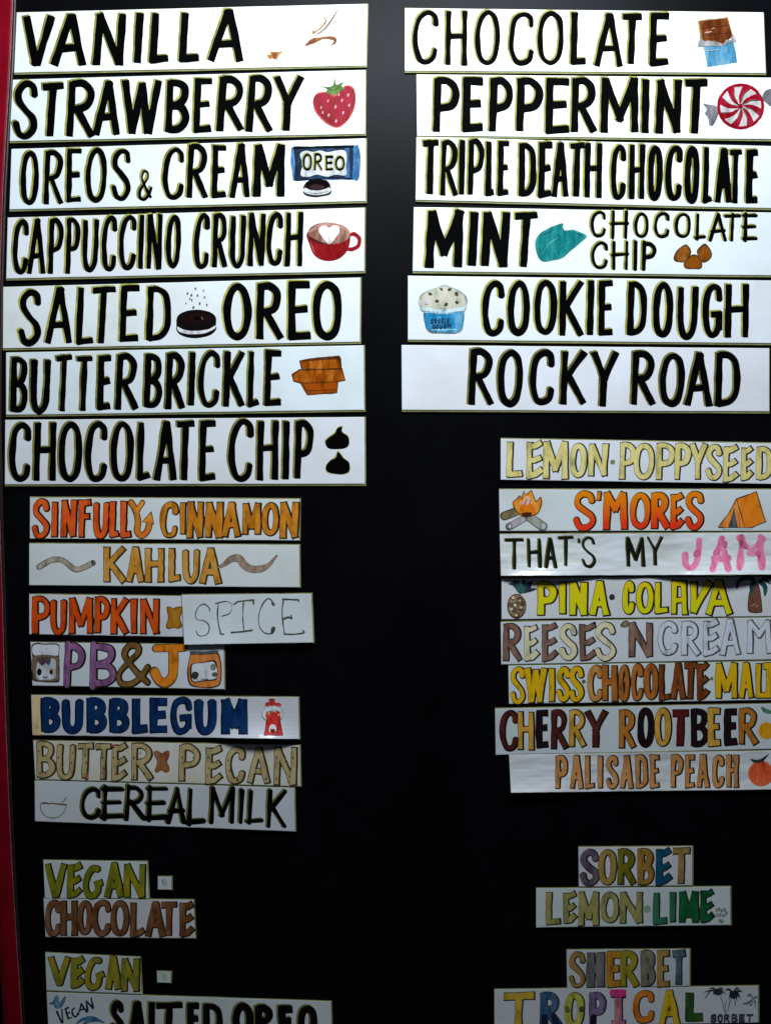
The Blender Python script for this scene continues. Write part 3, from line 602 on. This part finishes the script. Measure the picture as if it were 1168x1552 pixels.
VG=((98,108,18),(120,120,20))
s = Strip([(66,1304),(223,1306),(225.6,1361.6),(68.5,1361.6)], 'short strip lettered VEGAN in olive green above the brown CHOCOLATE strip', group=SG)
s.word([('q',38,"V 255 382 66 268 e 383 472 66 270 g 470 592 76 270 A 595 707 62 268 N 706 832 70 270")], fill=VG[0], outline=(40,40,16), fill2=(140,126,22), ow=4, shear=.0, cell=.6)
def square(q,label): return Strip(q,label,cat='magnet',shape='square',group='blank square magnets',thick=.005)
s = square([(239.5,1329),(260,1329),(260,1348.4),(239.5,1348)],'blank white square magnet right of the upper green VEGAN strip')
s.draw('smudge','q',[('P',((120,128,126),(135,144,148)),[(925,165),(945,160),(958,175),(950,195),(930,192)])])
s = Strip([(66.4,1362),(293,1364),(296,1422),(69.5,1420)], 'short strip lettered CHOCOLATE in brown under the VEGAN strip', group=SG)
s.word([('q',34,"C 256 350 278 487 H:x:38 343 444 278 487 O 440 527 282 478 C 524 634 278 487 O 630 737 283 486 l 742 828 290 490 A:x:38 828 944 288 492 T 916 1014 286 484 e:x:38 1022 1108 286 490")], fill=(92,56,28), outline=(50,36,24), fill2=(110,82,60), ow=3.5, shear=.0, cell=.6)
s = Strip([(69,1444),(212,1451),(215,1506.7),(71,1501)], 'short strip lettered VEGAN in yellow green, lowest of its colour at bottom left', group=SG)
s.word([('r',44,"V 315 462 122 322 e 463 556 128 338 g 552 690 126 348 A 688 796 122 348 N 793 918 136 364")], fill=(100,104,26), outline=(48,48,22), fill2=(136,118,24), ow=4, shear=.0, cell=.6)
s = square([(238,1472.5),(259.4,1473),(258.5,1489.6),(238.5,1489)],'blank white square magnet right of the lower green VEGAN strip')
s.draw('smudge','r',[('P',((105,120,108),(118,130,125)),[(1062,240),(1095,245),(1092,280),(1068,282)])])
s = Strip([(71,1503.7),(501,1518),(503,1592),(75,1582)], 'strip cut off by the bottom edge with vegan salted cookie lettering and blue swashes', group=SG)
BS=((32,66,92),(60,92,116))
s.draw('blue_swash_drawing','r',[('t',BS,26,[(325,440),(360,425),(375,395),(385,450)]),('t',BS,30,[(345,430),(380,455),(410,430),(430,390)]),('t',BS,18,[(360,465),(400,460)]),('t',BS,22,[(500,570),(545,540),(610,535),(685,560)]),('t',BS,24,[(540,575),(600,545),(650,550)]),('t',BS,14,[(570,520),(620,530),(660,545)])])
BV=(16,18,20)
s.draw('lettering','r',[('s',BV,14,[(375,490),(405,560)]),('s',BV,10,[(412,560),(408,475)]),('s',BV,12,[(430,470),(450,535)]),('s',BV,10,[(450,535),(470,528)]),('s',BV,10,[(442,502),(458,495)]),('s',BV,10,[(430,472),(448,462)]),
 ('S',BV,10,[(490,465),(475,480),(480,510),(500,522),(510,500)]),('s',BV,11,[(515,510),(535,440),(570,490)]),('s',BV,8,[(522,480),(555,470)]),('s',BV,12,[(575,480),(568,420)]),('s',BV,11,[(570,420),(612,465)]),('s',BV,10,[(612,465),(600,400)])],cell=.5)
s.word([('r',46,"S 722 818 416 652 A:x:50 843 962 418 652 L 972 1036 418 652"),('s',46,"T -65 124 424 652 E 143 232 428 652 D 248 382 433 655"),('s',52,"O 440 582 430 660 R 588 715 443 665 E 738 845 448 665 O 867 1002 446 670")], shear=.0)

# ================================================================== RIGHT COLUMN, large strips
RG='flavour strips on the menu board'
s = Strip([(613.5,12.3),(1156,19),(1159.5,110.5),(613.5,107)], 'long white strip lettered CHOCOLATE, topmost in the right column, with a wrapped chocolate bar')
s.word([('A1',30,"C 117 271 58 382 H 307 441 60 389 O 481 635 58 389 C 681 834 66 389 O 850 1009 63 385 L:x:38 1043 1143 68 389"),('A2',34,"A 122 293 76 397 T:x:38 285 412 73 384 E:x:38 446 570 73 392")], shear=.02)
CB=((120,66,28),(155,92,45))
s.draw('chocolate_bar_drawing','A2',[('p',((120,195,240),(165,220,250)),[(765,255),(945,235),(968,370),(790,396)]),('p',(185,160,110),[(733,122),(912,100),(945,215),(880,262),(770,250),(748,235)]),('p',CB,[(742,126),(908,108),(938,212),(880,260),(840,240),(765,240)]),
 ('s',(95,45,20),5,[(750,170),(920,150)]),('s',(175,110,60),3,[(750,178),(922,158)]),('s',(95,45,20),5,[(760,210),(932,192)]),('s',(95,45,20),4,[(802,118),(822,240)]),('s',(95,45,20),4,[(858,112),(880,250)]),('s',(235,215,200),4,[(815,170),(835,165)]),('s',(235,215,200),4,[(780,192),(815,186)]),
 ('p',((190,195,205),(225,228,235)),[(738,240),(760,232),(775,248),(800,238),(830,250),(860,250),(885,262),(900,232),(925,235),(942,195),(965,245),(900,262),(870,272),(800,270),(735,278)]),('s',(200,235,250),6,[(790,300),(860,292)])])
s = Strip([(631,113),(1185,118),(1185,211),(632,205.5)], 'long white strip lettered PEPPERMINT with a red and white swirl candy')
s.word([('A1',42,"P 233 394 453 784 E:x:46 403 539 453 784 P 563 710 456 784 P:x:44 723 885 456 784 E 893 1047 458 792"),('A2',42,"R -16 140 453 787 M 158 387 453 789 I 401 451 460 792 N 482 643 463 792 T 653 799 463 797")], shear=.02)
s.draw('peppermint_candy_drawing','A2',[('P',((130,132,145),(175,178,190)),[(768,612),(800,618),(840,625),(858,655),(850,695),(822,742),(800,735),(795,700),(778,670),(788,645)]),('P',((130,132,145),(175,178,190)),[(1112,575),(1128,540),(1150,528),(1190,530),(1200,640),(1140,610)]),
 ('e',(175,25,60),987,628,140,136),('e',(238,238,244),987,628,122,118)]+
 [('P',((180,20,60),(205,50,85)),[(987+math.cos(a)*8,628+math.sin(a)*8),(987+math.cos(a+.12)*62,628+math.sin(a+.12)*60),(987+math.cos(a+.42)*126,628+math.sin(a+.42)*122),(987+math.cos(a+.62)*127,628+math.sin(a+.62)*123),(987+math.cos(a+.78)*126,628+math.sin(a+.78)*122),(987+math.cos(a+.52)*60,628+math.sin(a+.52)*60)]) for a in [k*math.pi/4-.3 for k in range(8)]]+
 [('t',(130,120,110),5,[(987+math.cos(a)*20,628+math.sin(a)*20),(987+math.cos(a+.15)*70,628+math.sin(a+.15)*70),(987+math.cos(a+.35)*115,628+math.sin(a+.35)*112)]) for a in [k*math.pi/4+.1 for k in range(8)]]+[('e',(170,20,60),985,625,14,14)])
s = Strip([(631,207.6),(1185,222),(1185,316),(629.7,302.6)], 'long white strip lettered TRIPLE DEATH CHOCOLATE in narrow black capitals')
s.word([('B1',33,"T:x:37 173 277 22 355 R:x:30 276 384 27 359 I 387 428 22 359 P 438 540 20 357 L 541 600 30 362 E 613 692 32 360 D:x:36 736 848 42 367 E:x:37 853 945 36 370 A 932 1037 38 370 T:x:36 1038 1136 40 370"),
 ('B2',32,"H 63 174 42 375 C 218 315 50 384 H 326 427 48 384 O:x:35 436 530 56 389 C:x:35 541 647 56 392 O:x:36 653 747 60 404 L 761 824 63 402 A:x:36 831 937 73 405 T 917 1001 78 404 E:x:38 1013 1097 80 407")], shear=.02)
s = Strip([(627,314),(1185,322.5),(1185,417.5),(625.3,411)], 'long white strip lettered MINT CHOCOLATE CHIP with a teal leaf between the words')
s.word([('B1',48,"M 187 421 435 787 I 444 502 446 782 N 516 695 446 784 T:x:40 713 861 446 785")], shear=.05)
s.word([('B2',20,"C 101 195 443 605 H 221 324 448 606 O 357 447 453 609 C 474 570 450 609 O 596 695 456 609 L 718 775 466 614 A:x:21 798 905 461 620 T:x:21 896 982 463 620 E:x:21 1001 1080 461 623 C 106 207 623 792 H 227 327 628 790 I:x:24 350 382 626 792 P:x:24 401 492 628 792")], shear=.02, cell=.6, amp=.3, butt=False)
s.draw('mint_leaf_drawing','B1',[('P',(70,140,145),[(838,640),(850,600),(872,575),(900,558),(940,538),(1000,520),(1002,545),(1018,562),(1060,556),(1110,575),(1142,598),(1100,640),(1040,690),(1000,725),(940,740),(880,745),(850,705)]),
 ('P',((22,136,140),(48,160,162)),[(846,642),(858,606),(880,582),(905,565),(945,546),(992,530),(996,550),(1014,572),(1060,564),(1105,580),(1130,600),(1095,634),(1036,684),(996,716),(940,732),(885,736),(858,702)]),
 ('t',(90,170,175),8,[(880,700),(920,640),(980,600)]),('t',(90,170,175),6,[(930,720),(985,660),(1040,630)]),('t',(12,90,95),6,[(1060,572),(1100,585),(1120,600)]),('t',(12,98,100),6,[(870,600),(900,580),(950,560)])])
CH=((145,90,30),(170,112,50))
s.draw('chocolate_chips_drawing','B2',[('P',(85,62,35),[(592,722),(610,680),(645,650),(672,646),(695,690),(665,745),(630,750),(600,742)]),('P',CH,[(600,722),(616,686),(646,658),(668,656),(686,690),(660,738),(630,742),(606,736)]),
 ('P',(85,62,35),[(728,690),(750,655),(780,640),(812,680),(818,715),(790,745),(760,748)]),('P',CH,[(736,692),(755,662),(778,650),(804,684),(810,712),(786,738),(760,740)]),('P',(85,62,35),[(652,755),(680,720),(708,702),(735,710),(760,745),(755,785),(700,790),(660,785)]),('P',((160,98,32),(140,84,28)),[(660,757),(684,726),(708,710),(732,718),(752,747),(747,778),(700,782),(668,778)])])
s = Strip([(618,418),(1185,425.3),(1185,520.3),(618,514.7)], 'long white strip lettered COOKIE DOUGH with a blue ice cream tub drawn at its left')
s.word([('C1',37,"C 526 662 36 370 O 673 810 38 370 O 831 969 33 364 K 978 1127 35 372"),('C2',37,"I 84 119 33 367 E 143 242 36 370 D 315 437 40 370 O 468 592 46 380 U 611 742 53 384 G 760 882 56 380 H 891 1039 56 382")], shear=.02)
TU=((60,150,200),(115,190,225))
pk = s.draw('ice_cream_tub_drawing','C1',[('P',(150,170,170),[(150,165),(165,125),(205,98),(250,85),(300,66),(350,78),(400,105),(430,130),(442,165),(430,205),(410,330),(370,350),(230,350),(195,320),(180,230),(160,200)]),
 ('P',((200,205,190),(222,224,212)),[(155,165),(170,130),(210,104),(252,92),(300,72),(350,84),(396,112),(425,135),(436,168),(420,192),(360,205),(250,205),(180,195)]),
 ('P',(205,232,242),[(165,198),(300,208),(432,190),(432,206),(412,225),(300,235),(180,225)]),('s',(110,130,140),4,[(165,200),(175,220),(300,232),(420,220),(434,200)]),
 ('P',TU,[(188,232),(300,238),(412,228),(408,320),(370,342),(240,342),(200,318)]),('s',(160,215,235),8,[(230,330),(370,328)]),('s',(80,110,125),4,[(182,235),(195,318),(235,348),(370,350),(408,328),(416,232)])]+
 [('e',(80,70,50),x,y,12,8,r) for x,y,r in ((220,118,20),(286,90,40),(335,92,-20),(375,118,60),(260,160,0),(314,180,-30),(378,168,30))]+[('e',(200,190,215),200,172,12,8)])
TT=(14,50,80)
s.word([('C1',5,"C 222 240 262 290 O 244 260 262 288 O 264 280 262 288 K 284 300 260 288 I 304 312 260 286 E 318 334 260 284 D 232 250 296 320 O 254 270 294 320 U 274 292 294 320 G 298 314 292 318 H 320 342 288 312")], fill=TT, cell=.4, amp=.1, name='lettering', lay=4, parent=pk, fringe=False)
s = Strip([(608.4,523),(1164.7,528),(1164.7,623.6),(609,621)], 'long white strip lettered ROCKY ROAD, blank at its left end')
s.word([('C1',37,"R 443 595 438 777 O 616 770 445 787 C 806 957 443 777 K 983 1142 450 777"),('C2',37,"Y 108 270 451 787 R 336 485 453 782 O 508 659 463 787 A 655 820 460 787 D 833 987 460 787")], shear=.03)

# ================================================================== RIGHT COLUMN, small strips
SR='small flavour strips in the right column'
LY=((185,180,112),(200,195,140)); LO=(85,84,58)
s = Strip([(758.5,665),(1185,672.5),(1185,733.5),(758.5,727)], 'small strip lettered LEMON POPPYSEED in pale yellow capitals', group=SR)
s.word([('D1',50,"L 138 275 102 393 e 297 440 93 403 M:x:54 433 640 93 408 O 650 790 115 395 N 796 962 115 385"),('D2',48,"P -58 80 106 408 O 58 230 112 408 P 237 392 110 415 P 385 522 112 415 Y 512 652 112 415 S 632 772 122 415 e 775 903 128 432 e 920 1022 138 418 D 1042 1178 138 415")], fill=LY[0], outline=LO, fill2=LY[1], ow=4, shear=.02, cell=.6)
s.word([('D1',10,". 978 1012 248 284")], fill=(92,110,70), fringe=False, name='dot')
s = Strip([(756,742),(1185,742),(1185,804.5),(757,804.5)], "small strip lettered S'MORES in orange with a campfire and a tent", group=SR)
s.word([('D1',52,"S 673 858 498 818"),('D1',60,"m 915 1118 500 818"),('D2',52,"O 27 198 510 808 R:x:58 197 353 506 808 e 353 465 513 811 S 467 625 498 815"),('D1',36,"' 858 914 498 580")], fill=(226,132,8), outline=(88,48,24), fill2=(212,52,22), grad=(748,800), ow=4.5, shear=.0, cell=.6)
LG=((92,90,76),(125,128,122)); FL=((225,140,30),(235,170,80))
s.draw('campfire_drawing','D1',[('s',(55,50,42),72,[(130,700),(255,655)]),('s',((98,92,62),(110,108,80)),60,[(134,700),(250,660)]),('s',(60,60,56),58,[(165,785),(280,725)]),('s',((150,152,160),(130,130,135)),48,[(168,784),(275,728)]),('e',(70,72,70),170,784,20,24),('e',(165,170,178),170,784,13,17),
 ('s',(70,72,68),74,[(335,715),(435,785)]),('s',((125,132,126),(145,150,148)),62,[(338,718),(432,782)]),('e',(90,94,92),440,782,28,32),('e',(150,155,156),440,782,21,25),
 ('P',(90,58,30),[(240,680),(205,640),(192,590),(225,560),(248,535),(262,550),(285,495),(300,525),(345,490),(365,540),(385,578),(418,545),(430,590),(420,640),(398,680),(340,705),(280,708)]),
 ('P',FL,[(245,676),(212,636),(200,592),(230,566),(248,545),(264,560),(286,510),(302,535),(342,502),(358,545),(382,590),(414,560),(422,592),(412,636),(392,672),(340,698),(282,700)]),
 ('P',(205,150,130),[(250,585),(275,575),(300,545),(330,550),(350,600),(330,620),(290,600),(262,640)]),('P',((215,120,20),(200,90,20)),[(245,650),(262,610),(300,620),(340,600),(372,640),(372,680),(310,700),(260,695)]),
 ('t',(110,40,30),8,[(285,620),(298,585),(310,560)]),('t',(110,40,30),7,[(325,610),(335,580),(345,565)]),('t',(120,50,30),6,[(362,640),(370,600)]),('P',(60,36,12),[(262,685),(290,672),(345,675),(335,698),(290,702)])],cell=.5)
s.draw('tent_drawing','D2',[('p',(70,50,35),[(738,790),(820,680),(885,560),(1050,500),(1128,750),(1010,798),(750,798)]),('p',((222,126,22),(235,145,45)),[(895,568),(1044,510),(1118,746),(1005,790),(955,795)]),('p',((205,125,50),(215,145,80)),[(748,788),(828,680),(888,575),(950,795),(900,795),(868,640),(822,794)]),
 ('p',((45,45,50),(80,90,95)),[(822,795),(870,642),(898,795)]),('s',(80,50,28),4,[(890,570),(925,680),(955,795)]),('s',(120,70,30),3,[(880,600),(905,700),(915,790)]),('s',(150,175,190),5,[(778,804),(1020,804)])],cell=.5)

jam = s = Strip([(757,810),(1185,807.2),(1185,870.4),(758.8,872.5)], "small crinkled glossy strip lettered THAT'S MY JAM with JAM in pink", group=SR, base=.0008,
  bumps=[(825,75,.012,1),(1095,85,.017,1),(940,30,.004,1),(930,30,-.001,1),(1000,25,.002,-1),(860,20,.0015,-1),(1130,14,.002,-1)], wrinkle=.45, tint=(.84,.865,.885))
s.word([('E1',27,"T 128 289 83 342 H 310 429 83 329 A 452 555 78 329 T:x:24 558 688 64 314 S:x:22 748 864 70 323"),('E1',18,"' 718 742 84 128"),('E2',27,"M 3 157 73 317 Y 168 302 68 307")], shear=-.03, fill=(16,18,12))
s.word([('E2',58,"j 445 615 72 348 A 672 848 80 338 m:x:60 885 1122 75 325")], fill=(182,92,128), outline=(206,150,176), fill2=(208,140,172), ow=6, ok=1., shear=.03, cell=.6, amp=1.1, butt=False)
s.draw('pink_blotches','E2',[('P',(160,80,114),[(545,190),(575,165),(600,180),(595,215),(560,235),(540,220)]),('P',(172,88,122),[(700,190),(740,160),(750,200),(710,215)]),('P',(166,86,118),[(770,120),(810,110),(812,155),(780,150)]),('P',(158,80,112),[(915,110),(940,100),(975,150),(960,165),(925,140)]),('P',(166,84,118),[(1040,190),(1080,170),(1075,230),(1040,210)])],lift=.0006, stuff=True)
YP=((190,176,18),(165,170,15))
s = Strip([(759.8,876.3),(1185,873.8),(1185,933.5),(759.8,938.4)], 'small strip lettered PINA COLADA in yellow with a pineapple and a palm tree', group=SR)
s.word([('E1',60,"P 388 547 428 710 I 560 625 428 700 N:x:62 645 797 428 715 A 808 971 423 712"),('E2',52,"C -32 70 423 698 O 77 225 430 695 L 225 348 428 693 a 357 498 413 706 v:x:60 512 693 423 695 A:x:58 637 855 413 706")], fill=YP[0], outline=(66,52,30), fill2=YP[1], ow=6, grad=(885,930), shear=.0, cell=.6)
s.word([('E1',10,". 966 1014 532 580")], fill=(40,38,40), fringe=False, name='dot')
LF=((28,52,56),(40,86,86))
s.draw('pineapple_drawing','E1',[('t',LF,30,[(160,450),(210,460),(250,530)]),('t',LF,34,[(200,425),(240,460),(255,530)]),('t',LF,36,[(290,420),(275,470),(260,530)]),('t',LF,30,[(350,430),(310,470),(265,525)]),('t',(25,40,42),26,[(390,490),(340,500),(275,525)]),('t',(45,30,55),20,[(345,430),(330,480),(300,500)]),
 ('e',(58,46,36),226,630,78,100),('e',((108,92,72),(130,112,90)),226,630,68,92)]+[('e',(70,58,44),x,y,22,19) for x,y in ((195,560),(250,575),(180,620),(225,615),(275,610),(205,660),(258,650),(225,700))]+[('e',(168,156,136),x,y,13,11) for x,y in ((197,562),(214,622),(262,642),(222,702),(184,655),(250,585))],cell=.5)
s.draw('palm_tree_drawing','E2',[('P',(60,44,40),[(985,540),(1010,480),(1060,445),(1085,540),(1098,660),(1080,684),(1000,682),(978,650)]),('P',((98,62,52),(80,50,42)),[(992,545),(1015,500),(1055,470),(1078,545),(1088,655),(1072,674),(1005,672),(988,645)])]+
 [('t',LF,w_,p) for w_,p in ((34,[(890,490),(910,425),(970,405),(1040,430)]),(36,[(1020,540),(1010,470),(1040,425)]),(36,[(1200,400),(1130,400),(1060,430)]),(38,[(1118,545),(1115,470),(1060,425)]),(26,[(940,420),(990,400),(1050,415)]),(24,[(1160,450),(1120,420),(1060,420)]))]+[('s',(160,120,95),3,[(1000+14*k,640-8*(k%3)),(1010+14*k,625-8*(k%3))]) for k in range(5)],cell=.5)

RE=((98,74,66),(112,92,84)); CR=((168,166,138),(180,178,156))
s = Strip([(758.5,943),(1185,935.7),(1185,999),(759.4,1007)], 'small strip with brown and cream outlined capitals ending in the uncoloured word CREAM', group=SR)
s.word([('F1',48,"R:b 112 268 78 385 e:c 283 403 88 380 e:b 425 555 73 386 S:c 560 713 76 376 e:b 725 866 73 385 S:c 848 1023 70 378"),('F2',54,"N:b 17 213 68 354")], cols={'b':RE,'c':CR}, fill=RE, outline=(60,54,44), ow=4, shear=-.01, cell=.6)
s.draw('apostrophe','F1',[('P',(70,55,45),[(1060,100),(1085,60),(1115,55),(1132,80),(1110,112)]),('P',(95,85,60),[(1070,98),(1088,68),(1112,66),(1122,82),(1105,105)])])
s.draw('apostrophe','F1',[('P',(50,42,36),[(838,75),(862,66),(862,95),(842,100)])])
s.word([('F2',48,"C 253 413 58 338 R 443 597 58 340 e 613 750 46 345 A 752 922 40 340 m 968 1175 45 325")], fill=(188,197,216), outline=(118,122,122), fill2=(196,205,222), ow=4.6, ok=.45, shear=-.01, cell=.5)
SY=((186,152,14),(205,165,20)); T1=((142,98,50),(160,118,70)); T2=((128,76,28),(145,88,36)); T3=((84,42,16),(110,60,26))
s = Strip([(770,1009),(1185,1002.2),(1185,1060.5),(771,1066.6)], 'small strip lettered SWISS CHOCOLATE MALT in yellow and brown', group=SR)
s.word([('F1',50,"S:y:42 172 293 427 728 W:y 287 468 432 723 I:y 473 542 432 715 S:y 540 658 427 708 S:y 642 767 419 715 C:a 792 918 417 708 H:b 907 1037 410 708 O:b:46 1040 1138 410 708"),
 ('F2',46,"C:b 35 138 402 704 O:b:50 137 262 402 694 L:t 258 358 402 697 A:t:48 355 478 393 694 T:t:50 460 578 386 694 e:t:50 566 666 388 697 M:y:52 715 898 388 688 A:y:50 902 1028 393 684 L:y 1037 1138 397 684 T:y:50 1097 1196 393 684")], cols={'y':SY,'a':T1,'b':T2,'t':T3}, fill=SY, outline=(58,44,26), ow=4.5, shear=.0, cell=.6)
s.word([('F1',10,". 748 778 530 562")], fill=(50,48,48), fringe=False, name='dot')
s.word([('F2',10,". 674 700 508 536")], fill=(70,74,66), fringe=False, name='dot')
MR=((52,20,18),(66,30,26)); GD=((150,116,38),(165,130,60)); DK=((22,12,14),(34,18,20)); OB=((140,92,30),(120,70,26)); MD=((70,18,14),(52,14,14))
s = Strip([(749.8,1074),(1185,1066.7),(1185,1134.7),(751,1143.8)], 'small strip lettered CHERRY ROOTBEER in maroon and gold', group=SR)
s.word([('G1',46,"C:m 88 237 83 417 H:g 232 365 90 410 E:d:50 376 480 83 392 R:m 498 638 83 402 R:g 643 782 80 383 Y:m:52 772 953 83 388"),
 ('G2',46,"R:o:50 -62 78 83 397 O:d:50 87 222 66 387 O:g:50 226 363 66 382 T:r:60 362 510 78 383 B:d 518 658 73 380 E:g:54 653 765 66 380 E:d:54 782 893 70 372 R:o:50 902 1060 66 368")], cols={'m':MR,'g':GD,'d':DK,'r':MD,'o':OB}, fill=MR, outline=(34,26,18), ow=4.5, shear=.0, cell=.6)
s.draw('cherries_drawing','G2',[('t',((56,100,84),(90,130,115)),34,[(1085,60),(1120,90),(1190,110)]),('e',(190,140,40),1130,252,68,68),('e',((200,142,20),(210,160,50)),1132,254,60,60)],cell=.5)
PE=((150,104,58),(165,120,74))
s = Strip([(771,1143.8),(1185,1137.6),(1185,1196.3),(774,1201.3)], 'small glossy strip lettered PALISADE PEACH in tan capitals with an orange peach', group=SR, wrinkle=.3, bumps=[(800,80,.009,1),(1090,110,.004,1),(960,90,.003,-1)], tint=(.83,.865,.90))
s.word([('G1',42,"P 533 634 452 724 A 650 760 447 724 L 770 857 450 722 I 868 923 450 722 S 938 1042 450 722 A 1053 1162 450 722"),('G2',42,"D 73 174 446 720 E 188 272 446 718 P 355 458 444 714 E 470 555 447 714 A 565 670 443 714 C 688 789 444 714 H 802 905 444 712")], fill=PE[0], outline=(62,44,26), fill2=PE[1], ow=4, shear=.0, cell=.6)
s.draw('peach_drawing','G2',[('e',(195,105,75),1085,596,104,104),('e',((200,78,42),(215,110,75)),1086,598,96,96),('t',(36,40,34),30,[(1000,480),(1040,498),(1090,490),(1148,440)]),('t',(70,72,60),10,[(1005,478),(1030,486)]),('s',(230,150,120),6,[(1040,650),(1060,665)])],cell=.5)
s = Strip([(876,1284),(1048,1283),(1048,1341.8),(876.7,1344)], 'short strip lettered SORBET with every letter a different colour, above lemon lime', group=SR)
s.word([('H1',36,"S:a 280 390 60 266 O:b 385 488 60 260 R:c 490 593 57 262 B:d 602 695 56 265 e:e 703 792 56 263 T:f 793 898 52 255")], cols={'a':((70,64,76),(92,86,98)),'b':((128,108,50),(140,120,64)),'c':((86,84,14),(100,100,24)),'d':((124,92,34),(140,108,44)),'e':((8,62,88),(20,80,100)),'f':((132,112,60),(146,124,76))}, fill=(90,80,40), outline=(44,42,36), ow=3.2, shear=.0, cell=.6)
s = Strip([(812,1346.7),(1105.5,1344),(1106,1402),(812,1405.6)], 'short strip lettered LEMON LIME in pale olive and green', group=SR)
s.word([('H1',34,"L:y 94 183 296 483 e:y 190 268 295 474 M:y:34 275 390 294 488 O:y:32 397 502 298 473 N:y:36 502 632 296 474 L:t 686 768 298 478 I:t 778 817 298 470 M:g:38 829 941 292 474 e:g 948 1028 284 470")], cols={'y':((122,120,70),(140,136,78)),'t':((28,88,62),(44,100,76)),'g':((8,72,36),(18,86,50))}, fill=(122,120,70), outline=(44,46,34), ow=3.2, shear=.0, cell=.6)
s.word([('H1',10,". 637 675 372 410")], fill=(62,80,64), fringe=False, name='dot')
s.draw('faint_fruit_drawing','H1',[('e',(100,98,92),x,y,7,10) for x,y in ((1042,400),(1055,395),(1070,402),(1085,396),(1045,425),(1062,425),(1080,428),(1095,415),(1058,455),(1070,460))],cell=.5)
s = Strip([(858,1439.7),(1044,1438.7),(1044,1494.4),(859,1498.8)], 'short laminated strip lettered SHERBET in faded gold, grey and teal', group=SR, wrinkle=.1)
s.word([('I1',44,"S:a:40 663 793 112 392 H:b:66 800 942 112 394 E:c:56 953 1070 108 392"),('I2',48,"R:d:52 3 148 103 390 B:e:52 162 275 103 386 E:f 287 390 103 390 T:g 402 508 103 370")], cols={'a':((112,96,46),(124,96,50)),'b':((78,80,80),(92,94,94)),'c':((140,98,26),(128,104,30)),'d':((112,104,18),(126,112,30)),'e':((92,90,78),(106,102,86)),'f':((118,98,48),(128,108,60)),'g':((48,72,80),(66,90,98))}, fill=(90,80,40), outline=(52,46,36), ow=3, shear=.0, cell=.6)
s = Strip([(748.7,1499.8),(1147.7,1494.4),(1148,1549.5),(749,1557)], 'strip at the bottom edge lettered TROPICAL in bright mixed colours with palm trees', group=SR)
s.word([('I1',58,"T:a 158 408 424 730 R:b:60 440 605 422 700 O:c:54 633 788 422 700 P:d:54 820 953 424 700 #:e:58 985 1108 408 700"),('I2',50,"C:f 103 266 408 664 A:g:52 300 468 405 690 L:h:62 503 645 422 650")],
 cols={'a':((142,122,34),(152,132,48)),'b':((22,60,88),(60,78,104)),'c':((128,134,50),(140,146,76)),'d':((74,64,98),(98,92,118)),'e':((126,70,92),(150,110,112)),'f':((168,92,20),(180,108,34)),'g':((156,132,18),(168,142,30)),'h':((24,56,20),(34,70,28))}, fill=(90,80,40), outline=(52,50,46), ow=3.4, shear=.0, cell=.6)
s.draw('letter_shading','I1',[('P',((14,20,44),(22,34,60)),[(460,605),(480,596),(500,600),(500,660),(462,668)]),('P',((14,20,44),(22,34,60)),[(530,600),(560,590),(600,690),(560,690)]),('P',(52,70,24),[(640,540),(660,530),(676,560),(660,580),(642,575)]),('P',(40,50,24),[(748,540),(780,535),(780,570),(752,572)]),
 ('P',(150,34,92),[(985,410),(1040,404),(1100,408),(1102,450),(1070,462),(1012,460),(988,445)]),('P',(16,12,24),[(835,610),(875,600),(878,680),(835,680)])],lift=.0006, stuff=True)
KG=((30,36,34),(60,68,62))
s.draw('palm_trees_drawing','I2',[('t',(60,68,66),10,[(765,440),(790,490),(805,560),(820,600)]),('t',(60,68,66),10,[(870,450),(850,500),(835,560),(820,600)]),('t',(70,78,74),7,[(820,480),(815,560),(818,600)])]+
 [('t',KG,w_,[(750,418),((750+x)/2,min(418,y)-6),(x,y)]) for x,y,w_ in ((640,430,12),(660,470,9),(690,400,12),(800,400,14),(815,440,12),(720,445,12),(790,460,8))]+
 [('t',KG,w_,[(875,435),((875+x)/2,min(430,y)-8),(x,y)]) for x,y,w_ in ((810,410,12),(840,480,14),(905,490,16),(950,420,12),(930,470,14),(890,520,10),(925,400,9))]+
 [('t',((80,90,82),(110,118,112)),w_,[(1030,470),((1030+x)/2,y-8),(x,y)]) for x,y,w_ in ((950,510,12),(980,450,10),(1060,465,10),(1055,500,10),(1000,520,8))]+[('t',(70,76,72),6,[(1032,470),(1045,520),(1052,560)]),('e',((26,30,32),(40,44,46)),760,418,34,22),('e',(24,28,30),878,440,34,28)],cell=.5)
s.word([('I2',13,"S 698 745 592 655 O 752 795 592 655 R 800 848 592 655 B 858 908 590 655 E 916 966 592 652 T 972 1030 590 648")], fill=(30,30,40), cell=.5, amp=.3, name='small_lettering', fringe=False, lay=2)
print('objects', len(bpy.data.objects), 'faces', sum(len(m.polygons) for m in bpy.data.meshes))
